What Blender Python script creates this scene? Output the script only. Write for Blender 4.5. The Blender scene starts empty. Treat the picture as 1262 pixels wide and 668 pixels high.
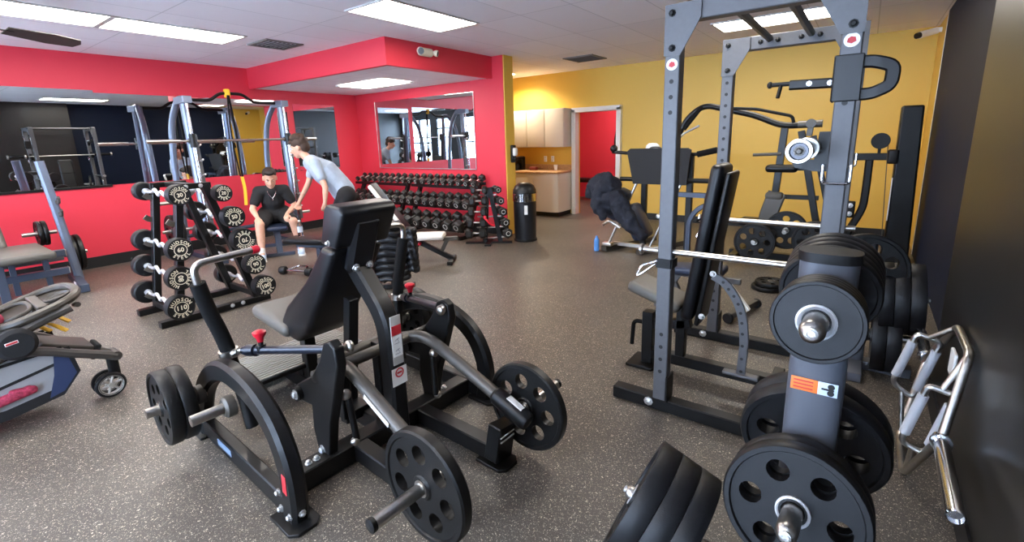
import bpy, bmesh, math, random
from mathutils import Vector, Matrix, Euler
random.seed(7)
PI = math.pi
R = math.radians
S = bpy.context.scene
COL = S.collection
V = Vector

# ------------------------------------------------------------------ materials
def srgb(c):
    return tuple(((x / 255 / 12.92) if x / 255 <= .04045 else ((x / 255 + .055) / 1.055) ** 2.4) for x in c) + (1,)

MATS = {}
def mat(name, rgb, rough=.5, metal=0., spec=.5, coat=0., noise=0., nscale=40., bump=0., bscale=200., sheen=0.):
    """rgb in sRGB 0-255; noise varies the colour, bump gives a fine grain"""
    if name in MATS: return MATS[name]
    m = bpy.data.materials.new(name); m.use_nodes = True
    nt = m.node_tree; b = nt.nodes['Principled BSDF']
    c = srgb(rgb)
    b.inputs['Base Color'].default_value = c
    b.inputs['Roughness'].default_value = rough
    b.inputs['Metallic'].default_value = metal
    b.inputs['Specular IOR Level'].default_value = spec
    b.inputs['Coat Weight'].default_value = coat
    b.inputs['Sheen Weight'].default_value = sheen
    tc = nt.nodes.new('ShaderNodeTexCoord')
    if noise:
        n = nt.nodes.new('ShaderNodeTexNoise'); n.inputs['Scale'].default_value = nscale; n.inputs['Detail'].default_value = 4
        nt.links.new(tc.outputs['Object'], n.inputs['Vector'])
        r = nt.nodes.new('ShaderNodeValToRGB')
        r.color_ramp.elements[0].position = .3; r.color_ramp.elements[1].position = .7
        r.color_ramp.elements[0].color = tuple(x * (1 - noise) for x in c[:3]) + (1,)
        r.color_ramp.elements[1].color = tuple(min(1, x * (1 + noise)) for x in c[:3]) + (1,)
        nt.links.new(n.outputs['Fac'], r.inputs['Fac']); nt.links.new(r.outputs['Color'], b.inputs['Base Color'])
    if bump:
        n2 = nt.nodes.new('ShaderNodeTexNoise'); n2.inputs['Scale'].default_value = bscale; n2.inputs['Detail'].default_value = 3
        nt.links.new(tc.outputs['Object'], n2.inputs['Vector'])
        bp = nt.nodes.new('ShaderNodeBump'); bp.inputs['Strength'].default_value = bump; bp.inputs['Distance'].default_value = .003
        nt.links.new(n2.outputs['Fac'], bp.inputs['Height']); nt.links.new(bp.outputs['Normal'], b.inputs['Normal'])
    MATS[name] = m
    return m

def emit(name, rgb, st):
    if name in MATS: return MATS[name]
    m = bpy.data.materials.new(name); m.use_nodes = True
    nt = m.node_tree; nt.nodes.clear()
    e = nt.nodes.new('ShaderNodeEmission'); e.inputs[0].default_value = srgb(rgb); e.inputs[1].default_value = st
    o = nt.nodes.new('ShaderNodeOutputMaterial'); nt.links.new(e.outputs[0], o.inputs[0])
    MATS[name] = m
    return m

def glassy(name, rgb, rough=.02, ior=1.35):
    m = mat(name, rgb, rough)
    b = m.node_tree.nodes['Principled BSDF']; b.inputs['Transmission Weight'].default_value = 1; b.inputs['IOR'].default_value = ior
    return m

# ------------------------------------------------------------------ geometry
def basis(d, up=(0, 0, 1)):
    d = V(d).normalized(); up = V(up)
    if abs(d.dot(up.normalized())) > .995: up = V((1, 0, 0)) if abs(d.x) < .9 else V((0, 1, 0))
    x = up.cross(d).normalized(); y = d.cross(x)
    return x, y, d

_txt = {}
def glyphs(s, size):
    k = (s, size)
    if k not in _txt:
        cu = bpy.data.curves.new('lettering', 'FONT'); cu.body = s; cu.size = size; cu.align_x = 'CENTER'; cu.align_y = 'CENTER'
        cu.offset = size * .022; cu.resolution_u = 3
        o = bpy.data.objects.new('lettering', cu); COL.objects.link(o)
        bpy.context.view_layer.update()
        me = bpy.data.meshes.new_from_object(o.evaluated_get(bpy.context.evaluated_depsgraph_get()))
        _txt[k] = ([tuple(v.co) for v in me.vertices], [tuple(p.vertices) for p in me.polygons])
        bpy.data.objects.remove(o); bpy.data.curves.remove(cu); bpy.data.meshes.remove(me)
    return _txt[k]

def fillet(pts, rad, n=5):
    """round the corners of a polyline: bent tube"""
    pts = [V(p) for p in pts]; out = [pts[0]]
    for i in range(1, len(pts) - 1):
        a, b, c = pts[i - 1], pts[i], pts[i + 1]
        d1 = (a - b); d2 = (c - b)
        r = min(rad, d1.length * .48, d2.length * .48)
        p, q = b + d1.normalized() * r, b + d2.normalized() * r
        for k in range(n + 1):
            t = k / n; out.append((1 - t) ** 2 * p + 2 * t * (1 - t) * b + t * t * q)
    out.append(pts[-1])
    return out

def spline(pts, n=6):
    """Catmull-Rom through the points"""
    P = [V(p) for p in pts]; P = [P[0] * 2 - P[1]] + P + [P[-1] * 2 - P[-2]]
    out = []
    for i in range(1, len(P) - 2):
        for k in range(n):
            t = k / n; a, b, c, d = P[i - 1:i + 3]
            out.append(.5 * ((2 * b) + (c - a) * t + (2 * a - 5 * b + 4 * c - d) * t * t + (3 * b - a - 3 * c + d) * t ** 3))
    out.append(P[-2])
    return out

class B:
    def __init__(s): s.v = []; s.f = []
    def add(s, vs, fs):
        o = len(s.v); s.v += [tuple(p) for p in vs]; s.f += [tuple(i + o for i in f) for f in fs]; return s
    def box(s, c, d, rot=None):
        c = V(c); m = Euler(rot).to_matrix() if isinstance(rot, (tuple, Euler)) else (rot or Matrix.Identity(3))
        vs = [c + m @ V((x * d[0] / 2, y * d[1] / 2, z * d[2] / 2)) for x in (-1, 1) for y in (-1, 1) for z in (-1, 1)]
        return s.add(vs, [(0, 1, 3, 2), (4, 6, 7, 5), (0, 4, 5, 1), (2, 3, 7, 6), (0, 2, 6, 4), (1, 5, 7, 3)])
    def rbox(s, c, d, r, rot=None, seg=3):
        """box with rounded edges"""
        bm = bmesh.new(); bmesh.ops.create_cube(bm, size=1)
        for v in bm.verts: v.co = V((v.co.x * d[0], v.co.y * d[1], v.co.z * d[2]))
        bmesh.ops.bevel(bm, geom=list(bm.edges), offset=min(r, min(d) * .49), segments=seg, affect='EDGES', profile=.5)
        c = V(c); m = Euler(rot).to_matrix() if isinstance(rot, (tuple, Euler)) else (rot or Matrix.Identity(3))
        bm.verts.index_update()
        s.add([c + m @ v.co for v in bm.verts], [[v.index for v in f.verts] for f in bm.faces]); bm.free(); return s
    def beam(s, p, q, w, h, up=(0, 0, 1), r=.004):
        p, q = V(p), V(q); x, y, z = basis(q - p, up)
        m = Matrix((x, y, z)).transposed()
        return s.rbox((p + q) / 2, (w, h, (q - p).length), r, m, 1)
    def path(s, pts, w, h, up=(0, 0, 1), r=.15):
        """square-section tube swept along a polyline; w across, h along up"""
        k = r * min(w, h); a, b = w / 2, h / 2
        sec = [(-a + k, -b), (a - k, -b), (a, -b + k), (a, b - k), (a - k, b), (-a + k, b), (-a, b - k), (-a, -b + k)]
        return s.sweep(pts, sec, up)
    def sweep(s, pts, sec, up=(0, 0, 1)):
        P = [V(p) for p in pts]; n = len(sec); vs = []
        for i, p in enumerate(P):
            t = ((P[min(i + 1, len(P) - 1)] - p).normalized() + (p - P[max(i - 1, 0)]).normalized())
            x, y, z = basis(t, up)
            vs += [p + x * a + y * b for a, b in sec]
        fs = [(i * n + j, i * n + (j + 1) % n, (i + 1) * n + (j + 1) % n, (i + 1) * n + j) for i in range(len(P) - 1) for j in range(n)]
        fs += [tuple(range(n - 1, -1, -1)), tuple(range((len(P) - 1) * n, len(P) * n))]
        return s.add(vs, fs)
    def tube(s, pts, r, n=10, caps=True, closed=False):
        P = [V(p) for p in pts]; rs = r if isinstance(r, (list, tuple)) else [r] * len(P)
        N = len(P); vs = []; x = None
        for i, p in enumerate(P):
            if closed: t = (P[(i + 1) % N] - P[i - 1])
            else: t = P[min(i + 1, N - 1)] - P[max(i - 1, 0)]
            t = t.normalized()
            if x is None: x, y, _ = basis(t)
            else:
                x = (x - t * x.dot(t)).normalized(); y = t.cross(x)
            vs += [p + (x * math.cos(2 * PI * j / n) + y * math.sin(2 * PI * j / n)) * rs[i] for j in range(n)]
        K = N if closed else N - 1
        fs = [(i * n + j, i * n + (j + 1) % n, ((i + 1) % N) * n + (j + 1) % n, ((i + 1) % N) * n + j) for i in range(K) for j in range(n)]
        if caps and not closed: fs += [tuple(range(n - 1, -1, -1)), tuple(range((N - 1) * n, N * n))]
        return s.add(vs, fs)
    def cyl(s, p, q, r, n=16, r2=None):
        return s.tube([p, q], [r, r if r2 is None else r2], n)
    def lathe(s, prof, o, d=(0, 0, 1), n=24, closed=False):
        """prof: (radius, height) pairs along d from o"""
        o = V(o); x, y, z = basis(d); vs = []; m = len(prof)
        for r, h in prof:
            r = max(r, 1e-5)
            vs += [o + z * h + (x * math.cos(2 * PI * j / n) + y * math.sin(2 * PI * j / n)) * r for j in range(n)]
        K = m if closed else m - 1
        fs = [(i * n + j, i * n + (j + 1) % n, ((i + 1) % m) * n + (j + 1) % n, ((i + 1) % m) * n + j) for i in range(K) for j in range(n)]
        return s.add(vs, fs)
    def prism(s, poly, o, ax, ay, th):
        o, ax, ay = V(o), V(ax).normalized(), V(ay).normalized(); nz = ax.cross(ay)
        n = len(poly)
        vs = [o + ax * a + ay * b + nz * k for k in (-th / 2, th / 2) for a, b in poly]
        fs = [tuple(range(n - 1, -1, -1)), tuple(range(n, 2 * n))] + [(i, (i + 1) % n, n + (i + 1) % n, n + i) for i in range(n)]
        return s.add(vs, fs)
    def ell(s, c, r, rot=None, n=16, m=10):
        c = V(c); mm = Euler(rot).to_matrix() if isinstance(rot, (tuple, Euler)) else (rot or Matrix.Identity(3)); vs = []
        for i in range(m + 1):
            t = PI * i / m
            for j in range(n):
                a = 2 * PI * j / n; q = V((math.sin(t) * math.cos(a) * r[0], math.sin(t) * math.sin(a) * r[1], math.cos(t) * r[2]))
                vs.append(c + mm @ q)
        return s.add(vs, [(i * n + j, (i + 1) * n + j, (i + 1) * n + (j + 1) % n, i * n + (j + 1) % n) for i in range(m) for j in range(n)])
    def bolt(s, p, d, r=.011):
        return s.lathe([(0, -.004), (r * 1.5, -.004), (r * 1.5, .002), (r, .002), (r, .012), (r * .6, .016), (0, .016)], p, d, 8)
    def text(s, t, size, o, ax, ay, lift=.0012):
        o, ax, ay = V(o), V(ax).normalized(), V(ay).normalized(); nz = ax.cross(ay)
        vs, fs = glyphs(t, size)
        return s.add([o + ax * a + ay * b + nz * (c + lift) for a, b, c in vs], fs)
    def arctext(s, t, size, rad, mid, o, ax, ay, step, bottom=False, lift=.0012):
        """letters around a circle; mid is the angle of the middle letter"""
        ax, ay = V(ax).normalized(), V(ay).normalized()
        for i, ch in enumerate(t):
            k = (i - (len(t) - 1) / 2) * step
            a = mid + k if bottom else mid - k
            rr = ax * math.cos(a) + ay * math.sin(a); tt = -ax * math.sin(a) + ay * math.cos(a)
            s.text(ch, size, V(o) + rr * rad, tt if bottom else -tt, -rr if bottom else rr, lift)
        return s
    def disc_holes(s, o, d, R0, r0, th, holes, n=40, up=(0, 0, 1), spin=0.):
        """flat ring with round holes right through it; holes = (count, radius of ring, hole radius)"""
        bm = bmesh.new(); E = []
        loops = [[(R0 * math.cos(2 * PI * i / n), R0 * math.sin(2 * PI * i / n)) for i in range(n)], [(r0 * math.cos(2 * PI * i / 20), r0 * math.sin(2 * PI * i / 20)) for i in range(20)]]
        for k in range(holes[0]):
            a = 2 * PI * k / holes[0] + spin; cx, cy = holes[1] * math.cos(a), holes[1] * math.sin(a)
            loops.append([(cx + holes[2] * math.cos(2 * PI * i / 16), cy + holes[2] * math.sin(2 * PI * i / 16)) for i in range(16)])
        L = []
        for lp in loops:
            vs = [bm.verts.new((a, b, 0)) for a, b in lp]; L.append(vs)
            E += [bm.edges.new((vs[i], vs[(i + 1) % len(vs)])) for i in range(len(vs))]
        bmesh.ops.triangle_fill(bm, use_beauty=True, use_dissolve=False, edges=E)
        bm.verts.index_update(); x, y, z = basis(d, up); o = V(o); nv = len(bm.verts)
        vs = [o + x * v.co.x + y * v.co.y + z * k for k in (-th / 2, th / 2) for v in bm.verts]
        fs = []
        for f in bm.faces:
            ids = [v.index for v in f.verts]
            if f.normal.z < 0: ids.reverse()
            fs += [tuple(i + nv for i in ids), tuple(reversed(ids))]
        for q, vs_ in enumerate(L):
            ids = [v.index for v in vs_]
            for i in range(len(ids)):
                a, b = ids[i], ids[(i + 1) % len(ids)]
                fs.append((a, b, b + nv, a + nv) if q == 0 else (b, a, a + nv, b + nv))
        bm.free()
        return s.add(vs, fs)

OFF = {}
def obj(name, b, m, parent=None, bevel=0., sharp=35, sub=0):
    """link a builder as ONE mesh object"""
    off = V((0, 0, 0)); p = parent
    while p is not None:
        if p.name in OFF: off = OFF[p.name]; break
        p = p.parent
    me = bpy.data.meshes.new(name); me.from_pydata([tuple(V(q) - off) for q in b.v], [], b.f); me.update()
    me.materials.append(m)
    me.shade_smooth(); me.set_sharp_from_angle(angle=R(sharp))
    o = bpy.data.objects.new(name, me); COL.objects.link(o)
    if parent is not None: o.parent = parent
    if bevel:
        md = o.modifiers.new('edge', 'BEVEL'); md.width = bevel; md.segments = 2; md.limit_method = 'ANGLE'; md.angle_limit = R(40)
    if sub:
        md = o.modifiers.new('smooth', 'SUBSURF'); md.levels = sub; md.render_levels = sub
    return o

def tag(o, label, cat, group=None, kind=None):
    o['label'] = label; o['category'] = cat
    if group: o['group'] = group
    if kind: o['kind'] = kind
    return o

def thing(name, label, cat, loc=(0, 0, 0), rz=0., group=None, world=True):
    """Empty at a thing's base. world=True: its parts are drawn in room coordinates"""
    o = bpy.data.objects.new(name, None); COL.objects.link(o); o.empty_display_size = .1
    o.location = loc; o.rotation_euler = (0, 0, rz)
    OFF[o.name] = V(loc) if world else V((0, 0, 0))
    return tag(o, label, cat, group)

def single(name, b, m, label, cat, group=None, base=None, **k):
    """a thing that is one mesh, its origin at base"""
    base = V(base) if base is not None else V((sum(q[0] for q in b.v) / len(b.v), sum(q[1] for q in b.v) / len(b.v), min(q[2] for q in b.v)))
    b.v = [tuple(V(q) - base) for q in b.v]
    o = obj(name, b, m, **k); o.location = base
    return tag(o, label, cat, group)

def struct(name, b, m, **k):
    o = obj(name, b, m, **k); o['kind'] = 'structure'; return o

def dup(root, loc=None, rot=None, label=None, group=None):
    r = root.copy(); COL.objects.link(r)
    if loc is not None: r.location = loc
    if rot is not None: r.rotation_euler = rot
    if label: r['label'] = label
    if group: r['group'] = group
    for ch in list(root.children):
        c = ch.copy(); COL.objects.link(c); c.parent = r
        for g in list(ch.children):
            d = g.copy(); COL.objects.link(d); d.parent = c
    return r

# ------------------------------------------------------------------ palette
M_blk = mat('black_powder_coat', (12, 12, 13), .42, 0, .32, coat=.05, bump=.05, bscale=600)
M_blk2 = mat('black_steel', (16, 16, 17), .48, 0, .3, bump=.05, bscale=500)
M_grey = mat('graphite_grey_paint', (88, 88, 91), .45, .1, noise=.05)
M_gun = mat('gunmetal_tube', (86, 82, 77), .42, .45)
M_silver = mat('silver_grey_paint', (112, 122, 140), .3, .45)
M_slate = mat('slate_blue_grey_paint', (66, 74, 90), .4, .3)
M_chrome = mat('chrome', (215, 215, 218), .12, 1.)
M_steel = mat('brushed_steel', (190, 186, 180), .3, 1., noise=.06, nscale=90)
M_zinc = mat('zinc_bolt', (205, 205, 205), .35, .8)
M_vinyl = mat('black_vinyl', (12, 13, 17), .38, 0, .36, bump=.12, bscale=350)
M_vinyl_g = mat('grey_vinyl', (84, 80, 74), .5, bump=.12, bscale=350)
M_vinyl_w = mat('pale_vinyl', (222, 216, 208), .5, bump=.1, bscale=300)
M_rub = mat('black_rubber', (14, 15, 18), .5, 0, .34, noise=.15, nscale=60, bump=.1, bscale=250)
M_iron = mat('cast_iron_plate', (12, 12, 12), .45, .0, .34, noise=.1, nscale=30, bump=.08, bscale=300)
M_foam = mat('black_foam_grip', (12, 12, 13), .85, 0, .2, bump=.2, bscale=300)
M_redk = mat('red_plastic', (196, 24, 44), .35)
M_yel = mat('yellow_strap', (232, 178, 40), .6)
M_white = mat('white_plastic', (235, 235, 232), .45)
M_print = mat('cream_print', (232, 222, 196), .5)
M_lab = mat('label_white', (226, 224, 220), .5)
M_labr = mat('label_red', (190, 40, 48), .5)
M_labk = mat('label_black', (20, 20, 20), .6)
M_labo = mat('label_orange', (240, 120, 50), .5)
M_labb = mat('label_blue', (150, 190, 225), .5)

def weight_plate(b, o, d, Rr, th, holes=(7, .6, .17), bore=.027, spin=.2, n=44, sq=False):
    """cast plate: rim, thinner web with holes, hub"""
    o = V(o)
    h = th / 2
    if sq: b.lathe([(Rr * .8, -h * .8), (Rr * .82, -h), (Rr * .992, -h), (Rr, -h * .94), (Rr, h * .94), (Rr * .992, h), (Rr * .82, h), (Rr * .8, h * .8)], o, d, 64, closed=True)
    else: b.lathe([(Rr * .88, -h * .75), (Rr * .9, -h), (Rr * .97, -h), (Rr, -h * .7), (Rr, h * .7), (Rr * .97, h), (Rr * .9, h), (Rr * .88, h * .75)], o, d, n, closed=True)
    if holes: b.disc_holes(o, d, Rr * .895, bore, th * .72, (holes[0], Rr * holes[1], Rr * holes[2]), n, spin=spin)
    else: b.disc_holes(o, d, Rr * .895, bore, th * .72, (0, 0, 0), n)
    b.lathe([(bore, -h), (Rr * .2, -h), (Rr * .23, -h * .7), (Rr * .23, h * .7), (Rr * .2, h), (bore, h)], o, d, 24, closed=True)
    return b

def bolts(pts, d, parent, r=.011, m=None):
    for p in pts: obj('bolt', B().bolt(p, d, r), m or M_zinc, parent)


def blend(name, shapes, m, parent, vox=.009, it=4):
    """melt overlapping shapes into one smooth continuous surface"""
    b = B()
    for s in shapes:
        if s[0] == 'e': b.ell(*s[1:4], 20, 14) if len(s) > 3 else b.ell(s[1], s[2], None, 20, 14)
        else:
            P = [V(p) for p in s[1]]; r = list(s[2])
            b.tube(P, r, 16)
            b.ell(P[0], (r[0],) * 3, None, 16, 10); b.ell(P[-1], (r[-1],) * 3, None, 16, 10)
    o = obj(name, b, m, parent)
    md = o.modifiers.new('r', 'REMESH'); md.mode = 'VOXEL'; md.voxel_size = vox; md.use_smooth_shade = True
    md = o.modifiers.new('s', 'SMOOTH'); md.factor = .5; md.iterations = it
    bpy.context.view_layer.update()
    me = bpy.data.meshes.new_from_object(o.evaluated_get(bpy.context.evaluated_depsgraph_get()))
    old = o.data; o.modifiers.clear(); o.data = me; me.name = name
    bpy.data.meshes.remove(old)
    for p in me.polygons: p.use_smooth = True
    return o

# ================================================================== THE ROOM
XL, XR, XR2 = -8.42, .45, .615          # mirror wall, black wall, yellow recess behind it
YB, YK, YF = 6.15, 8.635, -2.7          # dumbbell wall, yellow back wall, window wall
ZC = 2.84
M_red = mat('red_wall_paint', (216, 52, 70), .5, bump=.04, bscale=120)
M_yellow = mat('yellow_wall_paint', (222, 180, 76), .5, bump=.04, bscale=120)
M_bwall = mat('black_gloss_wall_paint', (26, 25, 25), .36, bump=.04, bscale=60)
M_blue_sheen = mat('black_wall_blue_sheen', (20, 28, 46), .6, 0, .14, bump=.04, bscale=60)  # black wall; the blue of reflected window daylight is put into its colour
M_base = mat('black_baseboard', (20, 20, 21), .5)
M_trim = mat('white_trim_paint', (222, 218, 212), .45)
M_mirror = mat('mirror_silver', (226, 230, 230), .0, 1.)
M_tan = mat('almond_laminate', (220, 208, 192), .5)

def floor_mat():
    m = bpy.data.materials.new('flecked_rubber_floor'); m.use_nodes = True; nt = m.node_tree; b = nt.nodes['Principled BSDF']
    L = nt.links.new; N = nt.nodes.new
    tc = N('ShaderNodeTexCoord')
    big = N('ShaderNodeTexNoise'); big.inputs['Scale'].default_value = 1.3; big.inputs['Detail'].default_value = 5
    L(tc.outputs['Object'], big.inputs['Vector'])
    base = N('ShaderNodeValToRGB'); base.color_ramp.elements[0].color = srgb((68, 62, 56)); base.color_ramp.elements[1].color = srgb((86, 79, 71))
    base.color_ramp.elements[0].position = .3; base.color_ramp.elements[1].position = .7
    L(big.outputs['Fac'], base.inputs['Fac'])
    col = base.outputs['Color']
    for sc, lo, hi, c in ((125, .645, .68, (208, 192, 170)), (84, .675, .705, (212, 198, 178)), (150, .635, .675, (158, 150, 138)), (120, .66, .70, (30, 29, 29))):
        n = N('ShaderNodeTexNoise'); n.inputs['Scale'].default_value = sc; n.inputs['Detail'].default_value = 2.; n.inputs['Distortion'].default_value = 1.2
        mp = N('ShaderNodeMapping'); mp.inputs['Location'].default_value = (sc * .37, sc * .11, 0); mp.inputs['Rotation'].default_value = (0, 0, sc)
        L(tc.outputs['Object'], mp.inputs['Vector']); L(mp.outputs['Vector'], n.inputs['Vector'])
        r = N('ShaderNodeValToRGB'); r.color_ramp.elements[0].position = lo; r.color_ramp.elements[1].position = hi
        L(n.outputs['Fac'], r.inputs['Fac'])
        mx = N('ShaderNodeMix'); mx.data_type = 'RGBA'
        L(r.outputs['Color'], mx.inputs['Factor']); L(col, mx.inputs['A']); mx.inputs['B'].default_value = srgb(c)
        col = mx.outputs['Result']
    L(col, b.inputs['Base Color'])
    b.inputs['Roughness'].default_value = .42; b.inputs['Specular IOR Level'].default_value = .45
    fn = N('ShaderNodeTexNoise'); fn.inputs['Scale'].default_value = 160; L(tc.outputs['Object'], fn.inputs['Vector'])
    bp = N('ShaderNodeBump'); bp.inputs['Strength'].default_value = .18; bp.inputs['Distance'].default_value = .004
    L(fn.outputs['Fac'], bp.inputs['Height']); L(bp.outputs['Normal'], b.inputs['Normal'])
    return m

def ceil_mat():
    m = mat('ceiling_tile', (186, 180, 180), .85, bump=.25, bscale=90); nt = m.node_tree; b = nt.nodes['Principled BSDF']
    tc = nt.nodes.new('ShaderNodeTexCoord'); br = nt.nodes.new('ShaderNodeTexBrick')
    br.offset = 0; br.inputs['Scale'].default_value = 1
    br.inputs['Brick Width'].default_value = .61; br.inputs['Row Height'].default_value = 1.22; br.inputs['Mortar Size'].default_value = .007
    br.inputs['Color1'].default_value = srgb((240, 236, 240)); br.inputs['Color2'].default_value = srgb((231, 227, 232)); br.inputs['Mortar'].default_value = srgb((206, 202, 206))
    br.inputs['Mortar Smooth'].default_value = .4
    mp = nt.nodes.new('ShaderNodeMapping'); mp.inputs['Location'].default_value = (.03, .49, 0)
    nt.links.new(tc.outputs['Object'], mp.inputs['Vector']); nt.links.new(mp.outputs['Vector'], br.inputs['Vector']); nt.links.new(br.outputs['Color'], b.inputs['Base Color'])
    return m

struct('floor', B().box((-3.9, 4.6, -.05), (9.6, 15., .1)), floor_mat())
struct('ceiling', B().box((-3.9, 4.6, ZC + .06), (9.6, 15., .12)), ceil_mat())
struct('wall_left', B().box((XL - .06, 2.4, ZC / 2), (.12, 13, ZC)), M_red)
struct('wall_back', B().box(((XL - 4.67) / 2, YB + .12, ZC / 2), (-4.67 - XL, .24, ZC)), M_red)
# the free end of the partition is yellow, with the yellow kitchenette behind
struct('wall_partition_end', B().box((-4.66, YB + .125, ZC / 2), (.02, .23, ZC)), M_yellow)
struct('wall_partition_rear', B().box((XL / 2 - 2.33, YB + .25, ZC / 2), (-4.67 - XL, .02, ZC)), M_yellow)
# yellow back wall with the doorway
DX0, DX1, DZ = -4.72, -3.84, 2.04
b = B().box(((XL + DX0) / 2, YK + .06, ZC / 2), (DX0 - XL, .12, ZC)).box(((DX1 + XR2) / 2, YK + .06, ZC / 2), (XR2 - DX1, .12, ZC)).box(((DX0 + DX1) / 2, YK + .06, (DZ + ZC) / 2), (DX1 - DX0, .12, ZC - DZ))
struct('wall_yellow', b, M_yellow)
struct('wall_right_yellow', B().box((XR2 + .05, (7.62 + YK) / 2, ZC / 2), (.1, YK - 7.62, ZC)), M_yellow)
struct('wall_right', B().box((XR + .1, (YF + 3.5) / 2, ZC / 2), (.2, 3.5 - YF, ZC)), M_bwall)
struct('wall_right_blue_sheen', B().box((XR2 + .045, (3.5 + 7.6) / 2, ZC / 2), (.11, 7.6 - 3.5, ZC)), M_blue_sheen)
struct('trim_1', B().box((XR2 + .0, 7.61, ZC / 2), (.03, .03, ZC)), M_trim)
# soffit boxed down from the ceiling over the dumbbell corner
SX, SY, SZ = -4.88, 4.06, 2.51
struct('wall_soffit_side', B().box(((XL + SX) / 2, SY + .03, (SZ + ZC) / 2), (SX - XL, .06, ZC - SZ)), M_red)
struct('wall_soffit_front', B().box((SX - .03, (SY + .06 + YB) / 2, (SZ + ZC) / 2), (.06, YB - SY - .06, ZC - SZ)), M_red)
struct('ceiling_soffit', B().box(((XL + SX) / 2 - .03, (SY + YB) / 2 + .03, SZ + .04), (SX - XL - .06, YB - SY - .06, .06)), MATS['ceiling_tile'])
# baseboards
struct('baseboard_left', B().box((XL + .008, 1.7, .075), (.016, 8.9, .15)), M_base)
struct('baseboard_back', B().box(((XL - 4.65) / 2, YB - .008, .075), (-4.65 - XL, .016, .15)), M_base)
struct('baseboard_right', B().box((XR - .005, .4, .06), (.012, 6.2, .12)), M_base)
b = B().box((-1.6, YK - .008, .06), (4.4, .016, .12))
struct('baseboard_yellow', b, M_base)
# doorway frame and the red room beyond
b = B().box((DX0 - .04, YK - .01, DZ / 2 + .03), (.09, .16, DZ + .06)).box((DX1 + .04, YK - .01, DZ / 2 + .03), (.09, .16, DZ + .06)).box(((DX0 + DX1) / 2, YK - .01, DZ + .045), (DX1 - DX0 + .17, .16, .09))
struct('door_1', b, M_trim, bevel=.006)
struct('wall_far_room', B().box((-4.8, 11.3, ZC / 2), (5., .1, ZC)), M_red)
struct('wall_far_room_left', B().box((-7.2, 10., ZC / 2), (.1, 2.6, ZC)), M_red)
struct('wall_far_room_right', B().box((-3.0, 10., ZC / 2), (.1, 2.6, ZC)), M_red)
# window wall behind the camera (seen in the mirrors)
M_dark = mat('charcoal_wall_paint', (48, 52, 60), .5)
wins = [(-6.9, -5.2), (-4.9, -3.2), (-2.6, -1.7), (-1.4, .1)]
b = B(); xs = [XL] + [x for w in wins for x in w] + [XR + .2]
for i in range(0, len(xs), 2): b.box(((xs[i] + xs[i + 1]) / 2, YF - .08, ZC / 2), (xs[i + 1] - xs[i], .16, ZC))
for i, (a, c) in enumerate(wins):
    z0 = 0. if i == 2 else .45
    if z0: b.box(((a + c) / 2, YF - .08, z0 / 2), (c - a, .16, z0))
    b.box(((a + c) / 2, YF - .08, (2.55 + ZC) / 2), (c - a, .16, ZC - 2.55))
struct('wall_front', b, M_dark)
M_pane = bpy.data.materials.new('window_glass'); M_pane.use_nodes = True
nt = M_pane.node_tree; nt.nodes.clear()
tr = nt.nodes.new('ShaderNodeBsdfTransparent'); gl = nt.nodes.new('ShaderNodeBsdfGlossy'); gl.inputs['Roughness'].default_value = .02
mx = nt.nodes.new('ShaderNodeMixShader'); mx.inputs[0].default_value = .07; oo = nt.nodes.new('ShaderNodeOutputMaterial')
nt.links.new(tr.outputs[0], mx.inputs[1]); nt.links.new(gl.outputs[0], mx.inputs[2]); nt.links.new(mx.outputs[0], oo.inputs[0])
M_frame = mat('dark_aluminium_frame', (60, 64, 72), .4, .4)
for i, (a, c) in enumerate(wins):
    z0 = .02 if i == 2 else .45
    f = B()
    for x in (a + .03, (a + c) / 2, c - .03): f.box((x, YF - .06, (z0 + 2.55) / 2), (.06, .08, 2.55 - z0))
    for z in (z0 + .03, 1.5 if i != 2 else 2.1, 2.52): f.box(((a + c) / 2, YF - .06, z), (c - a, .075, .06))
    w = struct('window_%d' % (i + 1), f, M_frame)
    obj('window_pane', B().box(((a + c) / 2, YF - .06, (z0 + 2.55) / 2), (c - a - .02, .006, 2.5 - z0)), M_pane, w)

# ------------------------------------------------------------------ mirrors
def mirror(y0, y1, z0, z1, label):
    t = thing('wall_mirror', label, 'mirror', (XL, (y0 + y1) / 2, z0), group='frameless mirrors on the red walls')
    obj('mirror_glass', B().box((XL + .006, (y0 + y1) / 2, (z0 + z1) / 2), (.008, y1 - y0, z1 - z0)), M_mirror, t)
    return t
t = mirror(-1.6, 2.0, 1.11, 2.37, 'long mirror with a black bottom channel behind the inclined bench station')
obj('bottom_channel', B().box((XL + .012, .2, 1.10), (.024, 3.6, .03)), M_blk, t)
mirror(2.0, 4.66, 1.11, 2.34, 'long mirror on the red wall behind the grey guided barbell frame')
mirror(4.78, 5.62, 1.11, 2.30, 'narrow upright mirror on the red wall beside the corner')
t = thing('wall_mirror', 'wide mirror hung above the long dumbbell rack', 'mirror', (-6.55, YB, 1.08), group='frameless mirrors on the red walls')
obj('mirror_glass', B().box((-6.56, YB - .006, 1.715), (2.54, .008, 1.26)), M_mirror, t)
obj('edge_channel', B().box((-6.56, YB - .01, 1.08), (2.55, .014, .012)).box((-5.288, YB - .007, 1.715), (.007, .014, 1.27)).box((-7.832, YB - .007, 1.715), (.007, .014, 1.27)), M_steel, t)

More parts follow.
